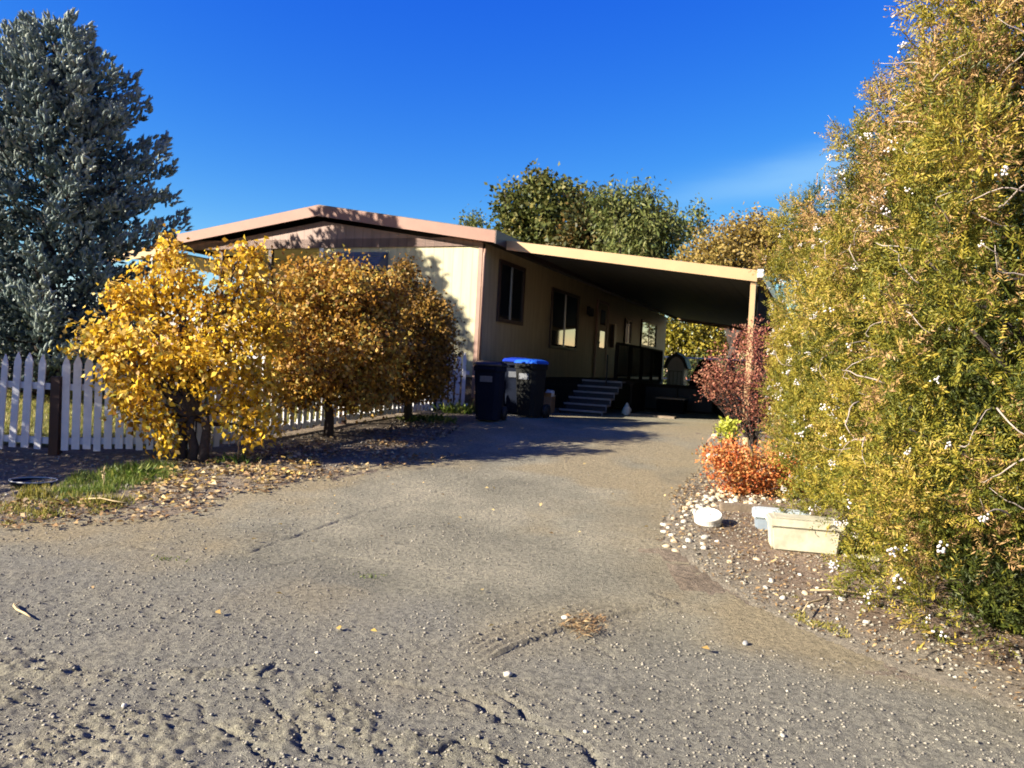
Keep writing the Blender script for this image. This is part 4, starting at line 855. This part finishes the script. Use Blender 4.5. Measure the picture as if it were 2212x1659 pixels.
# ================================================================= fallen leaves
def litter(name,label,pts,L,W,mat,zf,flat=.25):
    x,y=pts; n=len(x); P=np.stack([x,y,zf(x,y)+.006+.012*rng.random(n)],-1); a=rng.random(n)*6.28
    D=np.stack([np.cos(a),np.sin(a),flat*rng.normal(size=n)],-1); U=np.stack([.35*rng.normal(size=n),.35*rng.normal(size=n),np.ones(n)],-1); s=.55+.8*rng.random(n)
    V,F,T=leaves(P,D,L*s,W*s,rng.random(n),.3,U=U); V[:,2]=np.maximum(V[:,2],zf(V[:,0],V[:,1])+.003)
    o=link(name,fast(name,V,F,M[mat],T)); tag(o,label,'leaf litter',kind='stuff')
def zall(x,y): return np.maximum(terr(x,y)+.004+.012,np.where(inpoly(x,y,drive_poly),drive_h(x,y),terr(x,y)+.006))
def pxs(n,poly,power=1):
    P=[tuple(gp(*q)[:2]) for q in poly]; xs=[q[0] for q in P]; ys=[q[1] for q in P]; x=rng.uniform(min(xs),max(xs),n*4); y=rng.uniform(min(ys),max(ys),n*4); k=inpoly(x,y,P); return x[k][:n],y[k][:n]
a=pxs(900,[(330,1010),(470,985),(600,965),(700,1000),(640,1040),(470,1075),(330,1120),(280,1060)]); keepn=fbm(a[0]*3,a[1]*3,3,7)>.42
litter('fallen_yellow_leaves','scattered fallen yellow leaves below the yellow tree',(a[0][keepn],a[1][keepn]),.062,.045,'lf_fallyellow',zall)
a=pxs(3000,[(440,1000),(700,950),(960,905),(1000,930),(860,985),(1010,985),(760,1030),(560,1075),(380,1130),(0,1150),(0,1090),(260,1080)]); keepn=fbm(a[0]*2.5,a[1]*2.5,3,8)>.40
litter('fallen_brown_leaves','drift of brown fallen leaves along the left driveway edge',(a[0][keepn],a[1][keepn]),.050,.034,'lf_fallbrown',zall)
x=rng.uniform(-2.5,2,70); y=rng.uniform(4,10.5,70); litter('stray_leaves','few stray orange leaves on the driveway',(x,y),.04,.026,'lf_fallyellow',zall)
x,y=bxf(rng,9000); litter('bark_litter','dry brown leaf litter and chips under the conifers',(x,y),.035,.012,'lf_fallbrown',lambda x,y:np.maximum(bedarr(x,y),terr(x,y)),.4)
a=pxs(420,[(1530,1000),(1480,1040),(1440,1080),(1470,1120),(1560,1060)]); litter('fallen_red_leaves','fallen reddish leaves at the bed corner beside the white stones',a,.03,.02,'lf_fallbrown',zall)
a=pxs(260,[(1215,1360),(1250,1335),(1300,1345),(1310,1365),(1260,1385)]); litter('pine_litter','small patch of brown needles beside the lone white pebble',a,.06,.006,'lf_fallbrown',zall)
# ================================================================= grass and weeds
def blades(name,label,x,y,h,w_,mat,zf,kind='stuff',parent=None,spread=.35,cat_='grass',org=None):
    n=len(x); P=np.stack([x,y,zf(x,y)-.005],-1); D=np.stack([spread*rng.normal(size=n),spread*rng.normal(size=n),np.ones(n)],-1)
    V,F,T=leaves(P,D,h*(.5+rng.random(n)),w_,np.clip(rng.random(n),0,1),.1)
    if org is not None: V=rel(V,org)
    o=link(name,fast(name,V,F,M[mat],T),parent)
    if org is not None and parent is None: o.location=org
    if label: tag(o,label,cat_,kind=kind)
    return o
a=pxs(6500,[(110,1068),(160,1030),(300,1000),(400,1010),(390,1030),(300,1055),(140,1090)]); k=fbm(a[0]*5,a[1]*5,3,66)>.38
blades('green_grass','patch of bright green grass on the verge below the fence',a[0][k],a[1][k],.07,.006,'lf_grass',garr)
a=pxs(2600,[(0,1060),(90,1045),(200,1080),(330,1075),(230,1110),(0,1140)]); k=fbm(a[0]*6,a[1]*6,3,67)>.45
blades('yellow_weeds','low yellow green weeds along the lower left verge',a[0][k],a[1][k],.055,.008,'lf_weed',garr,spread=.6)
x=rng.uniform(-9,-1.8,26000); y=rng.uniform(8.6,14.5,26000); k=inpoly(x,y,lawnL); blades('lawn_grass','sunlit blades of the lawn behind the fence',x[k],y[k],.06,.010,'lf_lawn',lambda x,y:terr(x,y)+.016)
a=pxs(1500,[(1690,1290),(1760,1310),(1850,1390),(1800,1400),(1700,1330)]); k=fbm(a[0]*7,a[1]*7,3,69)>.53
blades('bed_weeds','sparse green weeds at the edge of the bed under the conifers',a[0][k],a[1][k],.024,.006,'lf_weed',lambda x,y:bedarr(x,y),spread=.8)
def clump(name,label,px,py,n,h,sp,mat,w_=.012,r_=.10,tall=None):
    q=gp(px,py); x=q[0]+rng.normal(size=n)*r_; y=q[1]+rng.normal(size=n)*r_*.7; org=(q[0],q[1],float(terr(q[0],q[1])))
    o=blades(name,label,x,y,h,w_,mat,garr,None,None,sp,'weed',org=org)
    return o
clump('leafy_weed','dark green broadleaf weed at the foot of the yellow tree',290,1030,160,.13,.8,'lf_grass',.03,.10)
clump('leafy_weed','green weed between the yellow tree and the grass patch',500,1000,70,.10,.8,'lf_grass',.02,.10)
clump('leafy_weed','green clump at the fence end beside the navy bin',985,893,200,.22,.8,'lf_grass',.03,.16)
clump('leafy_weed','shaded green plants at the foot of the bronze tree',925,910,200,.14,.9,'lf_grass',.03,.22)
clump('yellow_weed','yellow tuft at the left end of the verge',70,1075,120,.10,.5,'lf_weed',.012,.07)
clump('yellow_weed','yellow tuft right of the verge left end, by the driveway',215,1090,120,.10,.5,'lf_weed',.012,.07)
clump('yellow_weed','low yellow tuft nearest the camera on the verge',110,1115,90,.07,.6,'lf_weed',.012,.07)
clump('driveway_weed','tiny green tuft on the driveway left of the tyre print',800,1245,60,.02,1.2,'lf_grass',.008,.05)
clump('driveway_weed','tiny dark weed on the driveway below the leaf litter',365,1208,50,.03,1.2,'lf_grass',.01,.06)
# tall dry stalks
ds=0
for (px,py,h_,lab) in [(512,1000,.42,'tall dry brown weed stalk right of the pickets under the yellow tree'),(455,985,.30,'short dry weed stalk left of the yellow tree trunk'),(222,1060,.22,'thin dry stalk in the green grass patch'),(727,1045,.22,'dry stalk beside the yellow tree roots')]:
    q=gp(px if px!=727 else 560,py); m_=MB(); m_.tube([(0,0,0),(.01,0,h_*.5),(.0,.01,h_)],[.005,.004,.002],5)
    for k in range(7): m_.tube([(0,0,h_*(.45+k*.08)),(random.uniform(-.03,.03),random.uniform(-.03,.03),h_*(.5+k*.08)+.02)],[.004,.006],4)
    o=m_.build('dry_stalk',M['straw'],None,(q[0],q[1],float(terr(q[0],q[1])))); tag(o,lab,'stalk')
# sunken basin with pale rim on the verge
q=gp(72,1045); r=empty('sunken_basin',(q[0],q[1],float(terr(q[0],q[1])))); tag(r,'dark sunken basin with a thin pale rim on the left verge','basin')
rim=MB(); rim.tube([(.21*math.cos(t),.17*math.sin(t),.035) for t in np.linspace(0,2*PI,25)],.007,6,False); rim.build('rim',M['rimpale'],r)
MB().lathe([(.15,-.02),(.19,.0),(.205,.03),(.198,.03),(.13,.0)],28).build('basin_wall',M['binblue'],r)
# ================================================================= BACKGROUND TREES
G='trees behind the home'
def bt(name,label,Y,bl,n,per,L,W,mat,droop=0.,ts=.7,clr=.35,r0=.22,bark='bark',ntips=14,inner=.3):
    B=[blob(px,py,rx,ry,Y,random.uniform(-.5,.5)) for px,py,rx,ry in bl]; c=np.mean([b_[0] for b_ in B],0)
    tree(name,label,'tree',(c[0],Y),B,int(n*.78),per,L,W,mat,r0,ntips,G,droop,clr,inner,0,ts,None,1,bark,PAD,.5)
bt('round_tree','round olive green tree standing behind the carport roof',45,[(1180,460,62,66),(1120,455,40,48),(1215,430,34,44),(1165,412,34,32),(1130,510,55,42),(1250,470,26,36),(1095,420,22,24),(1200,520,60,50),(1160,395,16,16)],420,26,.30,.20,'lf_olive',clr=.38)
bt('dark_tree','dark narrow tree with orange patches beside the round olive tree',42,[(1270,490,42,56),(1300,525,50,48),(1245,530,38,42),(1275,440,16,22),(1320,470,26,40)],300,26,.28,.18,'lf_dark',clr=.36)
bt('feathery_tree','soft green feathery tree in the middle of the background row',38,[(1375,490,66,62),(1420,520,50,56),(1330,450,34,42),(1388,432,28,30),(1440,480,24,36),(1370,560,70,40),(1310,425,18,22)],520,26,.30,.09,'lf_feather',.5,clr=.38)
bt('small_far_tree','small pale green tree far off above the roof edge',75,[(1022,482,22,20),(1012,500,18,14)],50,20,.3,.2,'lf_feather',clr=.4,r0=.15)
bt('slender_tree','thin sparse tree poking above between green and tan trees',55,[(1500,462,20,22),(1490,500,26,22),(1520,490,14,16)],60,16,.26,.17,'lf_feather',clr=.35,r0=.12)
bt('tan_tree','wide tan gold tree beyond the carport corner',33,[(1580,530,66,40),(1640,515,46,42),(1540,565,60,42),(1690,545,60,56),(1640,480,22,16),(1580,495,22,16),(1620,590,80,50),(1500,590,40,40)],760,24,.17,.09,'lf_tan',clr=.32)
bt('gold_tree','golden yellow tree seen through the open carport',44,[(1490,710,62,42),(1560,735,84,46),(1640,720,76,56),(1430,730,50,52),(1500,760,70,40),(1380,750,60,60)],760,24,.20,.13,'lf_gold',clr=.35)
bt('green_hedge_tree','green bush below the golden tree behind the rear fence',40,[(1490,810,70,40),(1590,820,70,40),(1400,820,60,40),(1680,820,60,50)],380,22,.2,.12,'lf_feather',clr=.3,r0=.08)
bt('green_hedge_tree','long dark green trees beyond the yard left of the home',60,[(-120,700,140,70),(90,720,100,60),(280,690,60,50)],300,22,.4,.26,'lf_olive',clr=.6,r0=.2)
# ================================================================= LIGHT
EL=math.radians(26.3); SX,SY=-.928,-.371
sd=Vector((SX*math.cos(EL),SY*math.cos(EL),math.sin(EL)))
L=bpy.data.lights.new('sun','SUN'); L.energy=5.0; L.angle=math.radians(.55); L.color=(1.,.90,.74)
lo=bpy.data.objects.new('sun',L); COL.objects.link(lo); lo.rotation_euler=sd.to_track_quat('Z','Y').to_euler()
W_=bpy.data.worlds.new('World'); S.world=W_; W_.use_nodes=True; nt=W_.node_tree; bgN=nt.nodes['Background']
sky=nt.nodes.new('ShaderNodeTexSky'); sky.sky_type='NISHITA'; sky.sun_disc=False; sky.sun_elevation=EL; sky.sun_rotation=math.atan2(SX,SY); sky.altitude=600; sky.air_density=1.; sky.dust_density=.2; sky.ozone_density=3.
tc=nt.nodes.new('ShaderNodeTexCoord')
# thin cirrus streak as part of the sky
sp=nt.nodes.new('ShaderNodeSeparateXYZ'); nt.links.new(tc.outputs['Generated'],sp.inputs[0])
def mth(op,a,b_=None,c=None):
    n=nt.nodes.new('ShaderNodeMath'); n.operation=op
    for i,v in enumerate((a,b_,c)):
        if v is None: continue
        if isinstance(v,(int,float)): n.inputs[i].default_value=v
        else: nt.links.new(v,n.inputs[i])
    return n.outputs[0]
az=mth('ARCTAN2',sp.outputs['X'],sp.outputs['Y']); el=mth('ARCSINE',sp.outputs['Z'])
hs=nt.nodes.new('ShaderNodeHueSaturation'); hs.inputs['Saturation'].default_value=1.22; hs.inputs['Value'].default_value=1.; nt.links.new(sky.outputs[0],hs.inputs['Color'])
cen=mth('ADD',mth('MULTIPLY',az,.21),.172) # elevation of streak along azimuth
wid=.020
nz=nt.nodes.new('ShaderNodeTexNoise'); nz.inputs['Scale'].default_value=6; nz.inputs['Detail'].default_value=4; mp=nt.nodes.new('ShaderNodeMapping'); mp.inputs['Scale'].default_value=(1,1,5); nt.links.new(tc.outputs['Generated'],mp.inputs[0]); nt.links.new(mp.outputs[0],nz.inputs['Vector'])
off=mth('MULTIPLY',mth('SUBTRACT',nz.outputs['Fac'],.5),.03)
dd=mth('DIVIDE',mth('SUBTRACT',mth('ADD',el,off),cen),wid)
ga_=mth('POWER',2.718,mth('MULTIPLY',mth('MULTIPLY',dd,dd),-1.))
azm=mth('MULTIPLY',mth('SMOOTH_MIN',mth('MAXIMUM',mth('MULTIPLY',mth('SUBTRACT',az,.10),4.5),0.),1.,.1),.62)
mxc=nt.nodes.new('ShaderNodeMix'); mxc.data_type='RGBA'; nt.links.new(mth('MULTIPLY',ga_,azm),mxc.inputs[0]); sr=nt.nodes.new('ShaderNodeSeparateColor'); cr_=nt.nodes.new('ShaderNodeCombineColor'); nt.links.new(hs.outputs[0],sr.inputs[0])
for i_,(a_,g_) in enumerate(((.393,1.83),(.516,1.426),(2.957,.36))): nt.links.new(mth('MULTIPLY',mth('POWER',sr.outputs[i_],g_),a_),cr_.inputs[i_])
nt.links.new(cr_.outputs[0],mxc.inputs[6]); mxc.inputs[7].default_value=(1.8,3.6,5.6,1)
nt.links.new(mxc.outputs[2],bgN.inputs['Color']); bgN.inputs['Strength'].default_value=.05
S.view_settings.view_transform='Standard'; S.view_settings.look='None'; S.view_settings.exposure=1.85; S.view_settings.gamma=1
S.render.engine='CYCLES'; S.cycles.max_bounces=6; S.cycles.transparent_max_bounces=4
S.render.resolution_x=1024; S.render.resolution_y=768
print('pickets',cnt)
